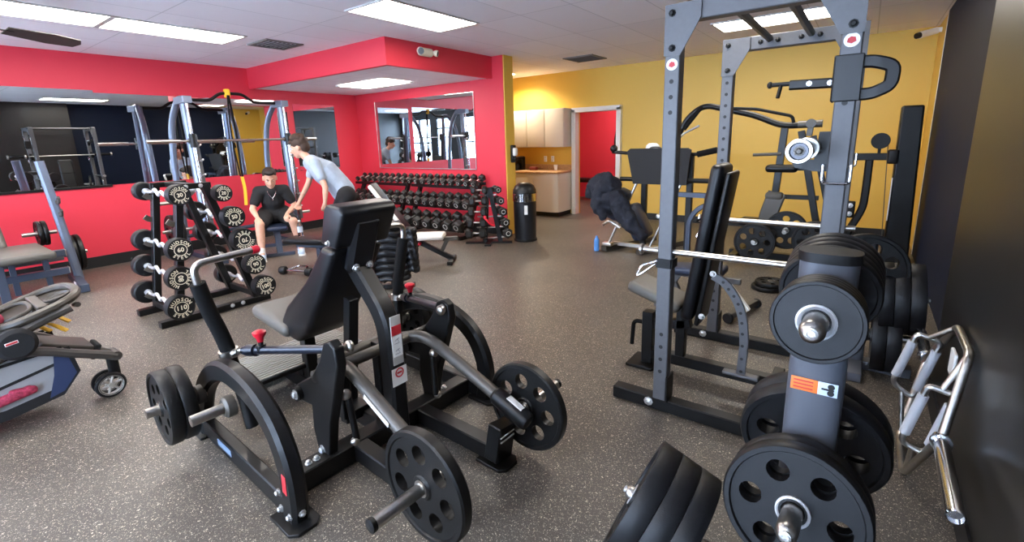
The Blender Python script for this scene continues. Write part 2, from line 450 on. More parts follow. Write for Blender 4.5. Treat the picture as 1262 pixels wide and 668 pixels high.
# ------------------------------------------------------------------ ceiling lights
M_tube = emit('lit_diffuser', (255, 248, 238), 9)
def light(x, y, z, lx, ly, label):
    t = thing('ceiling_light', label, 'ceiling light', (x, y, z), group='recessed fluorescent ceiling lights')
    fr = B()
    for sx in (-1, 1): fr.box((x + sx * (lx / 2 + .012), y, z - .006), (.025, ly + .05, .016))
    for sy in (-1, 1): fr.box((x, y + sy * (ly / 2 + .012), z - .006), (lx, .025, .016))
    obj('frame', fr, mat('light_frame', (190, 188, 186), .5), t)
    obj('diffuser', B().box((x, y, z - .004), (lx, ly, .006)), M_tube, t)
light(-6.26, 1.07, ZC, .58, 1.2, 'lit ceiling panel beside the fan, first of two end to end')
light(-6.28, 2.32, ZC, .58, 1.2, 'lit ceiling panel, second of two end to end above the mirror wall')
light(-3.91, 3.70, ZC, .58, 1.25, 'lit ceiling panel alone just before the red soffit corner')
light(-1.03, 6.6, ZC, 1.18, .58, 'lit ceiling panel seen through the bars of the tall rack')
light(-6.56, 5.17, SZ, 1.12, .58, 'lit panel in the dropped ceiling under the red soffit')
for x, y in ((-6.3, -1.4), (-3.9, .3), (-3.9, -1.4), (-1.2, -1.2), (-.9, 3.4)):
    light(x, y, ZC, .58, 1.2, 'lit ceiling panel reflected in the mirrors, behind the photographer')
light(-4.6, 10., ZC, .58, 1.2, 'lit ceiling panel of the red room beyond the doorway')
t = thing('recessed_spotlight', 'small round lit spotlight above the kitchenette cabinets', 'ceiling light', (-5.87, 8.02, ZC))
obj('trim_ring', B().lathe([(.07, -.012), (.095, -.006), (.095, 0), (.07, 0)], (-5.87, 8.02, ZC), n=24, closed=True), M_white, t)
obj('bulb', B().lathe([(0, -.01), (.05, -.008), (.068, 0), (0, 0)], (-5.87, 8.02, ZC), n=20), emit('spot_bulb', (255, 232, 190), 55), t)
ld = bpy.data.lights.new('spot_lamp', 'SPOT'); ld.energy = 75; ld.color = (1, .88, .68); ld.spot_size = R(150); ld.spot_blend = .6; ld.shadow_soft_size = .06
lo = bpy.data.objects.new('spot_lamp', ld); COL.objects.link(lo); lo.location = (-5.87, 8.02, ZC - .03)

# vents, emergency light, cctv, fan
def vent(x, y, lx, ly, label):
    t = thing('ceiling_vent', label, 'vent', (x, y, ZC), group='ceiling air vents')
    obj('frame', B().box((x, y - ly / 2, ZC - .008), (lx + .04, .03, .02)).box((x, y + ly / 2, ZC - .008), (lx + .04, .03, .02)).box((x - lx / 2, y, ZC - .008), (.03, ly, .02)).box((x + lx / 2, y, ZC - .008), (.03, ly, .02)), mat('vent_grey', (120, 114, 110), .6), t)
    for k in range(8):
        obj('louvre', B().box((x, y - ly / 2 + ly * (k + .5) / 8, ZC - .012), (lx - .03, .03, .006), (.6, 0, 0)), mat('vent_dark', (84, 78, 74), .6), t)
vent(-3.9, 7.4, .5, .5, 'grey louvred vent in the ceiling near the kitchenette')
vent(-6.2, 3.4, .45, .45, 'grey louvred vent in the ceiling beside the soffit')
t = thing('emergency_light', 'white twin-head emergency light on the red soffit', 'emergency light', (SX, 4.69, 2.65))
obj('housing', B().rbox((SX + .045, 4.69, 2.725), (.09, .26, .11), .045), mat('ivory_plastic', (226, 220, 200), .4), t)
for y, r in ((4.57, .05), (4.83, .042)):
    h = obj('lamp_head', B().lathe([(0, 0), (r * .7, 0), (r, .03), (r, .055), (r * .85, .06)], (SX + .06, y, 2.73), (.9, -.35 if y < 4.7 else .5, -.25), 18), MATS['ivory_plastic'], t)
    obj('lens', B().lathe([(0, .056), (r * .85, .057)], (SX + .06, y, 2.73), (.9, -.35 if y < 4.7 else .5, -.25), 18), mat('grey_lens', (110, 116, 122), .15), h)
t = thing('security_camera', 'small white bullet security camera high in the yellow corner', 'camera', (XR2, 8.2, 2.68))
obj('mount', B().cyl((XR2, 8.25, 2.74), (XR2 - .06, 8.25, 2.74), .03).cyl((XR2 - .06, 8.25, 2.74), (XR2 - .1, 8.22, 2.72), .015), M_white, t)
obj('body', B().cyl((XR2 - .05, 8.26, 2.735), (XR2 - .22, 8.1, 2.68), .04), M_white, t)
obj('lens', B().cyl((XR2 - .215, 8.105, 2.682), (XR2 - .25, 8.07, 2.67), .038, r2=.034), M_blk, t)
t = thing('ceiling_fan', 'dark ceiling fan with one blade beside the lit panels', 'ceiling fan', (-5.83, .74, ZC))
fx, fy = -5.83, .74
obj('downrod', B().cyl((fx, fy, ZC), (fx, fy, 2.64), .018).lathe([(.0, 0), (.07, 0), (.05, -.06), (.018, -.07)], (fx, fy, ZC)), M_blk2, t)
obj('motor', B().lathe([(.02, .06), (.1, .05), (.13, .0), (.12, -.05), (.06, -.08), (0, -.085)], (fx, fy, 2.60)), M_blk2, t)
for k in range(3):
    a = R(118 + 120 * k); d = V((math.cos(a), math.sin(a), 0)); n = V((-d.y, d.x, 0))
    c = V((fx, fy, 2.585))
    bl = obj('blade', B().prism([(.2, -.05), (.55, -.075), (.78, -.06), (.82, 0), (.78, .06), (.55, .075), (.2, .05)], c, d, n * .9 + V((0, 0, -.42)), .008), mat('fan_blade_brown', (66, 62, 60), .5), t)
    obj('blade_arm', B().beam(c + d * .1, c + d * .26, .035, .008), M_blk2, bl)

# ------------------------------------------------------------------ kitchenette
kx0, kx1 = -6.6, -4.83
t = thing('wall_cabinet', 'almond wall cabinet with two doors hung over the counter', 'cabinet', (-5.7, YK, 1.38))
obj('carcass', B().box(((kx0 + kx1) / 2, YK - .165, 1.755), (kx1 - kx0, .33, .75)), M_tan, t, bevel=.003)
for x0, x1 in ((-6.59, -6.16), (-6.15, -5.72), (-5.71, -5.28), (-5.27, -4.84)):
    obj('door', B().rbox(((x0 + x1) / 2, YK - .339, 1.755), (x1 - x0, .018, .73), .004), M_tan, t)
t = thing('base_cabinet', 'almond base cabinet with black toe kick under the counter', 'cabinet', (-5.7, YK, 0))
obj('toe_kick', B().box(((kx0 + kx1) / 2 + .01, YK - .26, .05), (kx1 - kx0 - .1, .5, .1)), M_base, t)
obj('carcass', B().prism([(kx0, YK - .004), (kx1, YK - .004), (kx1, 8.15), (kx1 - .02, 8.08), (kx1 - .07, 8.04), (kx1 - .14, 8.03), (kx0, 8.03)], (0, 0, .48), (1, 0, 0), (0, 1, 0), .77), M_tan, t)
for x0, x1 in ((-6.5, -5.95), (-5.94, -5.4)):
    obj('door', B().rbox(((x0 + x1) / 2, 8.022, .45), (x1 - x0, .018, .66), .004), M_tan, t)
t = thing('countertop', 'speckled tan countertop with upstand along the yellow wall', 'countertop', (-5.7, YK, .865))
obj('slab', B().rbox(((kx0 + kx1) / 2 + .01, YK - .32, .89), (kx1 - kx0 + .04, .64, .04), .012), mat('tan_laminate_top', (196, 150, 104), .4, noise=.3, nscale=60), t)
struct('trim_2', B().box(((kx0 + kx1) / 2, YK - .013, .965), (kx1 - kx0, .024, .1)), MATS['tan_laminate_top'])
t = thing('coffee_maker', 'black coffee maker at the dim end of the counter', 'coffee maker', (-5.95, 8.3, .91))
obj('body', B().rbox((-5.95, 8.36, 1.05), (.2, .12, .28), .02).rbox((-5.95, 8.27, .925), (.2, .26, .03), .012).rbox((-5.95, 8.27, 1.17), (.2, .26, .06), .02), M_blk, t)
obj('carafe', B().lathe([(.0, 0), (.065, 0), (.078, .05), (.06, .1), (.05, .12), (0, .12)], (-5.95, 8.23, .942)), M_blk2, t)
single('dish_sponge_box', B().rbox((-5.6, 8.35, .945), (.16, .1, .07), .015), mat('maroon_box', (120, 46, 40), .5), 'small maroon box on the counter beside the coffee maker', 'box')
t = thing('cup_stack', 'low stack of pale cups on the counter near the doorway', 'cups', (-5.1, 8.42, .91))
obj('cup', B().lathe([(0, 0), (.03, 0), (.042, .11), (.038, .11), (.028, .006)], (-5.1, 8.42, .91)), M_white, t)
for x in (-5.48, -5.3):
    t = thing('wall_outlet', 'white wall socket above the counter, %s' % ('farther from the doorway' if x < -5.4 else 'closer to the doorway'), 'socket', (x, YK, 1.1), group='sockets over the counter')
    obj('cover_plate', B().rbox((x, YK - .004, 1.13), (.075, .008, .12), .003), M_white, t)
    obj('receptacle', B().rbox((x, YK - .009, 1.155), (.034, .006, .03), .003).rbox((x, YK - .009, 1.105), (.034, .006, .03), .003), mat('socket_face', (205, 203, 198), .4), t)
t = thing('soap_dispenser', 'black and white soap dispenser on the yellow partition end', 'dispenser', (-4.65, 6.33, 1.2))
obj('back_plate', B().rbox((-4.625, 6.31, 1.33), (.05, .1, .28), .015), M_blk, t)
obj('tank', B().rbox((-4.59, 6.31, 1.36), (.06, .09, .13), .02), M_white, t)
obj('push_bar', B().rbox((-4.59, 6.31, 1.25), (.07, .09, .06), .015), M_blk, t)

# trash can
tx, ty = -4.19, 5.98
t = thing('trash_can', 'round black trash can with a chrome collar by the partition', 'trash can', (tx, ty, 0))
obj('drum', B().lathe([(0, .0), (.165, .0), (.17, .02), (.178, .62), (.0, .62)], (tx, ty, 0), n=32), mat('black_enamel', (26, 27, 31), .3), t)
obj('base_ring', B().lathe([(.17, .0), (.182, .0), (.182, .03), (.17, .035)], (tx, ty, 0), n=32, closed=True), M_blk2, t)
obj('collar', B().lathe([(.176, .62), (.184, .625), (.184, .74), (.176, .745)], (tx, ty, 0), n=32, closed=True), M_chrome, t)
ld = obj('dome_lid', B().lathe([(.182, .745), (.175, .8), (.145, .86), (.09, .90), (0, .912)], (tx, ty, 0), n=32), M_blk, t)
obj('swing_flap', B().rbox((tx + .09, ty - .09, .835), (.12, .012, .085), .005, Euler((-.75, 0, R(45)))), M_lab, ld)
obj('sticker', B().rbox((tx + .115, ty - .137, .5), (.05, .004, .14), .001, Euler((0, 0, R(40)))), M_lab, t)
# ================================================================== WEIGHT PLATES (each one a thing)
_pl = {}
def plate(kind, loc, d, label, group=None, spin=0., cat='weight plate'):
    """kinds: holed 45s and 25s, solid rubber discs, thick bumpers"""
    Rr, th, holes, m, cap = {'45': (.225, .05, (7, .6, .17), M_iron, 0), '35': (.19, .06, (7, .58, .14), M_iron, 0), '25': (.15, .042, (6, .6, .16), M_iron, 0),
        'rub45': (.225, .055, (6, .6, .165), M_rub, 1), 'rub35': (.168, .05, (6, .6, .165), M_rub, 1), 'rub45b': (.2, .055, (6, .6, .165), M_rub, 1), 'disc': (.093, .032, None, M_rub, 1), 'thin': (.124, .03, None, M_rub, 1), 'bumper': (.225, .072, None, M_rub, 1), 'small': (.11, .03, None, M_rub, 1)}[kind]
    if kind not in _pl:
        b = weight_plate(B(), (0, 0, 0), (0, 0, 1), Rr, th, holes, sq=kind == 'bumper')
        r = B().lathe([(.0262, -th / 2 - .001), (.034, -th / 2 - .002), (.034, th / 2 + .002), (.0262, th / 2 + .001)], (0, 0, 0), n=24, closed=True) if cap == 0 else \
            B().lathe([(.0285, -th / 2 + .004), (.036, -th / 2 - .003), (.040, -th / 2 - .001), (.040, th / 2 + .001), (.036, th / 2 + .003), (.0285, th / 2 - .004)], (0, 0, 0), n=28, closed=True)
        t = thing('weight_plate', label, cat, (0, 0, 0), group=group, world=False)
        obj('disc', b, m, t, sharp=40); obj('hub_ring', r, M_steel if cap == 0 else mat('pale_steel_ring', (196, 198, 202), .3, .5), t)
        _pl[kind] = t
    else:
        t = dup(_pl[kind], label=label)
        if group: t['group'] = group
        elif 'group' in t: del t['group']
    t.location = loc
    t.rotation_euler = (V(d).to_track_quat('Z', 'Y').to_matrix() @ Matrix.Rotation(spin, 3, 'Z')).to_euler()
    return t

# ================================================================== PLATE LOADED CHEST PRESS (front of the photo)
O3 = V((-1.85, 1.42, 0)); TH = R(-3)
t = thing('chest_press_machine', 'big black plate loaded press machine with padded seat and two foam grip handles', 'exercise machine', O3, TH, world=False)
MR = Matrix.Translation(O3) @ Matrix.Rotation(TH, 4, 'Z')
W3 = lambda u, v, z: MR @ V((u, v, z))
D3 = lambda d: (Matrix.Rotation(TH, 3, 'Z') @ V(d))
for s in (-1, 1):
    rl = obj('side_rail', B().beam((.05, s * .6, .055), (-.97, s * .6, .055), .055, .095, r=.006), M_blk, t)
    obj('badge', B().rbox((-.62, s * .629, .06), (.17, .004, .035), .0015), mat('badge_blue_grey', (120, 140, 165), .4), rl)
    cl = spline([(.07, s * .6, .01), (.085, s * .6, .12), (.075, s * .6, .26), (0, s * .6, .40), (-.13, s * .6, .485), (-.3, s * .6, .525), (-.5, s * .6, .52), (-.69, s * .6, .445), (-.86, s * .6, .30), (-.955, s * .6, .14), (-.975, s * .6, .01)], 5)
    ar = obj('side_arch', B().path(cl, .105, .075, (0, 1, 0), .22), M_blk, t)
    bolts([(.02, s * .638, .05), (.1, s * .638, .05), (.02, s * .638, .13)], (0, s, 0), ar)
    bolts([(.132, s * .6, .06)], (1, 0, 0), ar)
    obj('warning_sticker', B().rbox((.09, s * .6385, .2), (.035, .002, .09), .0008, (0, .1, 0)), M_labr, ar)
    obj('foot_plate', B().prism([(-.1, -.07), (.07, -.07), (.1, -.04), (.1, .04), (.07, .07), (-.1, .07)], (.08, s * .605, .008), (1, 0, 0), (0, 1, 0), .016), M_blk, t, bevel=.003)
    obj('foot_plate', B().rbox((-.97, s * .6, .008), (.16, .12, .016), .006), M_blk, t)
    # rear leg, its foot and bumper post
    obj('rear_leg', B().beam((-.05, s * .2, .055), (.52, s * .205, .055), .08, .09, r=.006), M_blk, t)
    obj('foot_plate', B().prism([(-.09, -.07), (.06, -.07), (.09, -.04), (.09, .04), (.06, .07), (-.09, .07)], (.52, s * .205, .008), (1, 0, 0), (0, 1, 0), .016), M_blk, t, bevel=.003)
    ps = obj('bumper_post', B().beam((.515, s * .21, .02), (.53, s * .235, .20), .12, .085, (1, 0, 0), r=.006), M_blk, t)
    for z in (.16, .135): obj('stripe', B().box((.568, s * .225, z), (.01, .1, .005)), M_lab, ps)
    # press arm with foam grip
    pa = obj('handle_arm', B().tube(spline([(-.60, s * .49, .12), (-.63, s * .5, .3), (-.64, s * .525, .5), (-.64, s * .53, .56)]), .032, 14), M_blk, t)
    obj('foam_grip', B().tube(spline([(-.64, s * .53, .555), (-.648, s * .55, .66), (-.65, s * .585, .8), (-.642, s * .612, .935)]), [.036] * 19, 16), M_foam, t)
    hd = obj('handle', B().tube(fillet([(-.642, s * .61, .92), (-.638, s * .622, 1.03), (-.648, s * .34, 1.045)], .1, 8), .0175, 14), M_steel, t)
    obj('red_end_cap', B().lathe([(0, .035), (.014, .034), (.021, .026), (.021, -.004), (.0, -.006)], (-.648, s * .34, 1.045), (0, -s, 0.05), 16), M_redk, hd)
    obj('pivot_clamp', B().lathe([(.034, -.02), (.046, -.018), (.046, .018), (.034, .02)], (-.64, s * .53, .545), (0, .1 * s, 1), 18, closed=True).cyl((-.60, s * .52, .55), (-.56, s * .51, .565), .014).ell((-.59, s * .52, .552), (.022, .022, .022)), M_steel, t)
    # push rod with red pull knob
    a, c = V((-.56, s * .505, .57)), V((.06, s * .315, .675))
    d = (c - a).normalized()
    rd = obj('push_rod', B().cyl(a + d * .03, c - d * .03, .021, 14).cyl(a + d * .06, a + d * .12, .03, 14), mat('rod_black', (30, 34, 46), .3, .3), t)
    obj('rod_end', B().cyl(a, a + d * .04, .013), M_steel, rd)
    obj('rod_end', B().ell(c, (.026, .026, .026)).cyl(c - d * .05, c, .013).ell(c + V((.02, -s * .04, .004)), (.028, .02, .028)), M_steel, rd)
    kp = a + d * .16
    obj('pull_knob', B().cyl(kp, kp + V((0, 0, .03)), .022, 12).cyl(kp + V((0, 0, .03)), kp + V((0, 0, .05)), .012, 10), M_blk, rd)
    obj('red_knob', B().lathe([(.0, .0), (.014, .0), (.018, .02), (.03, .036), (.032, .05), (.02, .058), (0, .06)], kp + V((0, 0, .045)), n=10), M_redk, rd)
    # lever linking rod and plate arm
    lv = obj('lever', B().prism([(.1, .70), (.06, .725), (.01, .705), (-.05, .6), (-.14, .5), (-.31, .40), (-.33, .35), (-.29, .32), (-.18, .33), (-.19, .2), (-.16, .07), (-.07, .07), (-.02, .28), (.05, .45), (.11, .62)], (0, s * .335, 0), (1, 0, 0), (0, 0, 1), .05), M_blk, t, bevel=.008)
    obj('pivot_boss', B().cyl((-.28, s * .29, .365), (-.28, s * .385, .365), .036), M_blk, lv)
    bolts([(-.28, s * .386, .365), (-.12, s * .361, .11)], (0, s, 0), lv, .018)
    lk = obj('link', B().cyl((0, s * .265, .40), (.02, s * .255, .17), .016), M_blk, t)
    obj('ball_joint', B().ell((0, s * .275, .41), (.026, .026, .026)), M_steel, lk)
    obj('ball_joint', B().ell((.02, s * .265, .165), (.022, .022, .022)), M_steel, lk)
    # plate arm
    arm = fillet([(-.36, s * .16, .43), (-.02, s * .235, .53), (.5, s * .255, .32)], .1, 6)
    pl = obj('plate_arm', B().tube(arm, .032, 16), M_gun, t)
    obj('arm_end', B().lathe([(.032, 0), (.045, .015), (.047, .2), (.04, .225), (0, .23)], (.47, s * .254, .332), (.5, 0, -.2), 18), M_blk, pl)
    if s < 0: obj('maker_label', B().beam((.16, -.277, .458), (.34, -.283, .385), .004, .022, (.4, 0, 1), r=.0008), M_lab, pl)
    hu, hz = (.665, .305) if s < 0 else (.61, .275)
    hn = obj('plate_horn', B().cyl((hu, s * .25, hz), (hu, s * .60, hz), .0245, 20), M_steel, pl)
    if s < 0: obj('arm_tip', B().beam((.6, s * .255, .30), (.7, s * .255, .295), .085, .085, r=.02), M_blk, pl)
    else: obj('tip_label', B().beam((.56, s * .254, .343), (.65, s * .254, .307), .035, .006), M_lab, pl)
    obj('horn_cap', B().lathe([(.0247, -.012), (.026, -.01), (.026, .006), (.018, .01), (0, .01)], (hu, s * .60, hz), (0, s, 0), 18), M_blk, pl)
    # storage horns on the arch
    for u, z, l in ((-.37, .40, .175), (-.79, .315, .25)):
        sh = obj('storage_horn', B().cyl((u, s * .62, z), (u, s * (.63 + l), z), .0245, 18), M_steel, t)
        obj('flange', B().lathe([(.025, .0), (.05, .0), (.05, .035), (.04, .045), (.025, .045)], (u, s * .63, z), (0, s, 0), 18, closed=True), M_gun, sh)
obj('cross_beam', B().beam((-.09, -.57, .055), (-.09, .57, .055), .1, .1, r=.006), M_blk, t)
bolts([(-.09, v, .105) for v in (-.45, -.41, -.33, .33, .41)], (0, 0, 1), t, .012)
obj('spine', B().beam((-.04, 0, .055), (-1.36, 0, .055), .08, .1, r=.006).beam((-1.3, -.3, .04), (-1.3, .3, .04), .08, .07, r=.006), M_blk, t)
fp = B().rbox((-1.11, 0, .188), (.44, .8, .025), .006)
obj('foot_board', fp.beam((-1.2, 0, .09), (-1.2, 0, .18), .07, .1).beam((-1.0, 0, .09), (-1.0, 0, .18), .07, .1), M_blk, t)
rb = B()
for k in range(14): rb.rbox((-1.308 + k * .0305, 0, .2045), (.017, .78, .010), .004, None, 2)
obj('tread', rb, mat('tread_rubber', (150, 146, 140), .45), t)
# central column bending forward to carry the back pad
cm = obj('column', B().path(fillet([(0, 0, .08), (.0, 0, .70), (-.24, 0, .95)], .12, 8), .095, .1, (1, 0, 0), .15), M_blk, t)
pq = obj('instruction_plaque', B().rbox((.052, 0, .60), (.006, .062, .26), .0028), mat('plaque_grey', (170, 166, 160), .45), cm)
obj('red_panel', B().box((.0558, 0, .655), (.001, .056, .05)), M_labr, pq)
obj('white_panel', B().box((.0558, 0, .57), (.001, .056, .11)), M_lab, pq)
obj('figure_sketch', B().beam((.0565, -.015, .6), (.0565, .012, .61), .003, .001).beam((.0565, .0, .61), (.0565, .012, .585), .003, .001).beam((.0565, -.018, .585), (.0565, .012, .585), .003, .001).beam((.0565, -.015, .545), (.0565, .012, .555), .003, .001).beam((.0565, .0, .555), (.0565, .012, .53), .003, .001).beam((.0565, -.018, .53), (.0565, .012, .53), .003, .001), M_labk, pq)
lb = obj('logo_label', B().box((.0515, 0, .405), (.002, .09, .095)), M_lab, cm)
obj('red_oval', B().lathe([(.019, 0), (.026, 0), (.026, .001), (.019, .001)], (.0528, 0, .425), (1, 0, 0), 24, closed=True).box((.0532, 0, .425), (.001, .03, .009)), M_labr, lb)
obj('cross_tube', B().cyl((-.12, -.36, .50), (-.12, .36, .50), .03, 14), M_gun, t)
obj('cross_tube', B().cyl((-.36, -.2, .43), (-.36, .2, .43), .034, 14), M_gun, t)
obj('inner_upright', B().beam((-.3, -.12, .1), (-.3, -.12, .46), .06, .06).beam((-.3, .12, .1), (-.3, .12, .46), .06, .06).beam((-.3, -.14, .1), (-.3, .14, .1), .06, .06).beam((-.45, 0, .1), (-.33, 0, .75), .06, .06), M_blk, t)
# pads
def soft(poly, v0, v1, rad, m, name, sub=None):
    bm = bmesh.new(); n = len(poly)
    A = [bm.verts.new((a, v0, c)) for a, c in poly]; C_ = [bm.verts.new((a, v1, c)) for a, c in poly]
    bm.faces.new(A[::-1]); bm.faces.new(C_)
    for i in range(n): bm.faces.new((A[i], A[(i + 1) % n], C_[(i + 1) % n], C_[i]))
    bmesh.ops.recalc_face_normals(bm, faces=bm.faces)
    bmesh.ops.bevel(bm, geom=list(bm.edges), offset=rad, segments=4, affect='EDGES', profile=.5, clamp_overlap=True)
    bm.verts.index_update(); b = B(); b.add([v.co for v in bm.verts], [[v.index for v in f.verts] for f in bm.faces]); bm.free()
    return obj(name, b, m, t, sharp=60)
soft([(-.285, 1.085), (-.215, 1.27), (-.185, 1.292), (-.075, 1.285), (-.045, 1.25), (-.145, 1.07)], -.165, .145, .028, M_vinyl, 'headrest')
soft([(-.30, 1.07), (-.5, .86), (-.78, .655), (-.865, .56), (-.86, .485), (-.80, .45), (-.69, .445), (-.56, .53), (-.36, .79), (-.175, 1.055)], -.16, .14, .03, M_vinyl, 'back_pad')
bk = obj('pad_mount', B().beam((-.09, -.01, 1.22), (-.215, -.01, .93), .15, .06, (1, 0, .3), r=.02), M_vinyl, t)
bolts([(-.165, -.05, .955), (-.165, .03, .955)], (1, 0, -.4), bk, .014)
bolts([(-.2, -.165, 1.1)], (0, -1, 0), bk, .01)
b = B().rbox((-1.0, -.01, .515), (.46, .36, .085), .04, (0, R(6), 0), 4)
obj('seat', b, M_vinyl_g, t)
obj('seat_post', B().beam((-.9, 0, .1), (-.9, 0, .47), .07, .07).box((-.95, 0, .465), (.2, .1, .02)), M_blk, t)
# the plates on this machine
plate('45', W3(.665, -.36, .305), D3((0, -1, 0)), 'big holed iron plate on the near arm of the press machine', spin=.3)
plate('45', W3(.61, .335, .275), D3((0, 1, 0)), 'big holed iron plate on the far arm of the press machine', spin=.1)
for s, w in ((-1, 'near'), (1, 'far')):
    plate('35', W3(-.79, s * .735, .315), D3((0, s, 0)), 'medium iron plate on the %s storage horn, innermost against the arch' % w, 'plates stored on the press machine', .4)
    plate('35', W3(-.79, s * .797, .315), D3((0, s, 0)), 'medium iron plate on the %s storage horn, outermost of two' % w, 'plates stored on the press machine', .1)
# ================================================================== TALL POWER RACK
YN, YFR = 2.5, 3.66; PX0, PX1 = -.815, -.09; HR = 2.17
t = thing('power_rack', 'tall open grey power rack with four uprights and pull-up crossbars', 'power rack', (-.45, 3.08, 0))
logo = 0
for Y in (YN, YFR):
    obj('base_rail', B().beam((-1.1, Y, .04), (-.04, Y, .04), .08, .075, r=.006), M_blk2, t)
    for X in (PX0, PX1):
        s = 1 if X == PX0 else -1
        p = obj('upright', B().beam((X, Y, .07), (X, Y, HR), .075, .075, (0, 1, 0), r=.005), M_grey, t)
        h = B()
        for k in range(24):
            z = .25 + k * .075 if Y == YFR or k < 4 or k > 18 else None
            if z: h.lathe([(0, .0008), (.011, .0008), (.011, 0)], (X, Y - .0376, z), (0, -1, 0), 12)
        if h.v:
            ho = obj('adjustment_holes', h, M_labk, p); ho['kind'] = 'stuff'
        bp = obj('base_gusset', B().prism([(-.06, 0), (.09, 0), (.045, .16), (-.04, .16)], (X, Y + .042, .078), (s, 0, 0), (0, 0, 1), .008).prism([(-.06, 0), (.09, 0), (.045, .16), (-.04, .16)], (X, Y - .042, .078), (s, 0, 0), (0, 0, 1), .008), M_blk2, p) if False else obj('base_gusset', B().box((X + s * .044, Y, .15), (.01, .11, .15)), M_blk2, p)
        bolts([(X - s * .06, Y - .04, .045)], (0, -1, 0), p, .018)
        # corner gusset plate
        ya = Y - .043
        g = obj('corner_gusset', B().prism([(-.04, 0), (.04, 0), (.13, .16), (.13, .235), (-.04, .235)], (X, ya, HR - .225), (s, 0, 0), (0, 0, 1), .009), M_grey, p)
        if s > 0: bolts([(X, ya - .005, HR - .19), (X - s * .005, ya - .005, HR - .03)], (0, -1, 0), g, .012, M_blk2)
        else: bolts([(X, ya - .005, HR - .19), (X, ya - .005, HR - .03)], (0, -1, 0), g, .012, M_blk2)
        if Y == YN:
            d = obj('round_badge', B().lathe([(0, .0015), (.028, .0015), (.028, 0)], (X, Y - .038, HR - (.265 if s > 0 else .25)), (0, -1, 0), 20), M_lab, p)
            obj('red_mark', B().prism([(-.016, -.008), (0, -.014), (.016, -.006), (.012, .01), (-.004, .014), (-.014, .006)], (X, Y - .0398, HR - (.265 if s > 0 else .25)), (1, 0, 0), (0, 0, 1), .0006), M_labr, d)
    obj('top_beam', B().beam((PX0, Y, HR - .03), (PX1, Y, HR - .03), .07, .085, r=.005), M_grey, t)
obj('rear_crossmember', B().beam((PX1, YN, .05), (PX1, YFR, .05), .07, .06, r=.005), M_blk2, t)
for X in (-.575, -.345):
    pb = obj('pull_up_bar', B().beam((X, YN, HR - .015), (X, YFR, HR - .015), .04, .04, r=.012), M_grey, t)
    bolts([(X - .05, YFR - .036, HR - .03), (X + .05, YFR - .036, HR - .03)], (0, -1, 0), pb, .011, M_blk2)
for Y, ya in ((YN, YN), (YFR, YFR)):
    sb = obj('safety_bar', B().cyl((-.95, Y, .945), (.0, Y, .945), .0165, 14), M_steel, t)
    obj('end_knob', B().lathe([(0, -.008), (.03, -.006), (.03, .006), (.017, .012)], (-.955, Y, .945), (1, 0, 0), 18), M_steel, sb)
    obj('lock_pin', B().tube(fillet([(-.86, Y - .045, .88), (-.93, Y - .06, .82), (-.96, Y - .06, .80), (-.94, Y - .05, .86), (-.85, Y - .045, .9)], .02, 4), .006, 8), M_chrome, sb)
    obj('pin_bracket', B().box((PX0, Y - .04, .885), (.085, .01, .05)).box((PX0 + .04, Y, .885), (.01, .09, .05)), M_blk2, sb)
# hooks on the right hand posts and a chrome loop
for Y, s in ((YN, 1), (YFR, -1)):
    hk = obj('bar_hook', B().prism([(0, -.07), (.05, -.07), (.12, -.055), (.155, 0), (.155, .03), (.135, .03), (.125, .005), (.10, -.02), (.05, -.02), (.04, .1), (0, .1)], (PX1 - .038, Y, 1.46), (-1, 0, 0), (0, 0, 1), .05), M_blk, t)
    obj('hook_pin', B().tube(fillet([(PX1 - .05, Y - .046, 1.42), (PX1 - .05, Y - .052, 1.34), (PX1 + .05, Y - .052, 1.34), (PX1 + .05, Y - .046, 1.42)], .02, 4), .006, 8), M_chrome, hk)
dh = obj('dip_handle', B().beam((PX1 - .048, YN, 1.68), (PX1 - .048, YN, 1.865), .008, .1, (0, 1, 0)).beam((PX1, YN - .046, 1.68), (PX1, YN - .046, 1.865), .1, .008, (0, 1, 0)).path(fillet([(PX1 + .02, YN, 1.835), (-.01, YN, 1.835), (.058, YN, 1.81), (.055, YN, 1.735), (-.01, YN, 1.705), (PX1 + .02, YN, 1.71)], .025, 4), .05, .024, (0, 1, 0), .3), M_blk, t)
dl = obj('rear_arm', B().path(fillet([(PX1, YFR, 1.72), (PX1 - .06, YFR, 1.83), (-.2, YFR, 1.85), (-.44, YFR, 1.855)], .06, 4), .06, .05, (0, 1, 0), .2), M_blk, t)
obj('arm_handle', B().cyl((-.42, YFR, 1.865), (-.55, YFR, 1.865), .014).cyl((-.5, YFR - .03, 1.78), (-.49, YFR, 1.86), .012).ell((-.555, YFR, 1.865), (.018, .018, .022)), M_blk2, dl)
bolts([(-.22, YFR - .032, 1.85), (-.33, YFR - .032, 1.855)], (0, -1, 0), dl)

t = thing('barbell', 'chrome ended barbell racked in the hooks of the tall rack', 'barbell', (-.2, 3.08, 1.49))
obj('shaft', B().cyl((-.2, 2.45, 1.492), (-.2, 3.72, 1.492), .0145, 14), M_steel, t)
for s in (-1, 1):
    a, c = 3.08 + s * .635, 3.08 + s * .99
    sl = obj('sleeve', B().cyl((-.2, a, 1.492), (-.2, c, 1.492), .034, 20), mat('sleeve_black_chrome', (58, 58, 62), .25, .8), t)
    for y in (a + s * .05, c): obj('collar_ring', B().lathe([(.033, -.016), (.044, -.015), (.047, -.01), (.047, .01), (.044, .015), (.034, .015), (.030, .006), (.030, -.01)], (-.2, y, 1.492), (0, s, 0), 28, closed=True), M_steel, sl)
    obj('end_bolt', B().bolt((-.2, c + s * .004, 1.492), (0, s, 0), .013), M_gun, sl)

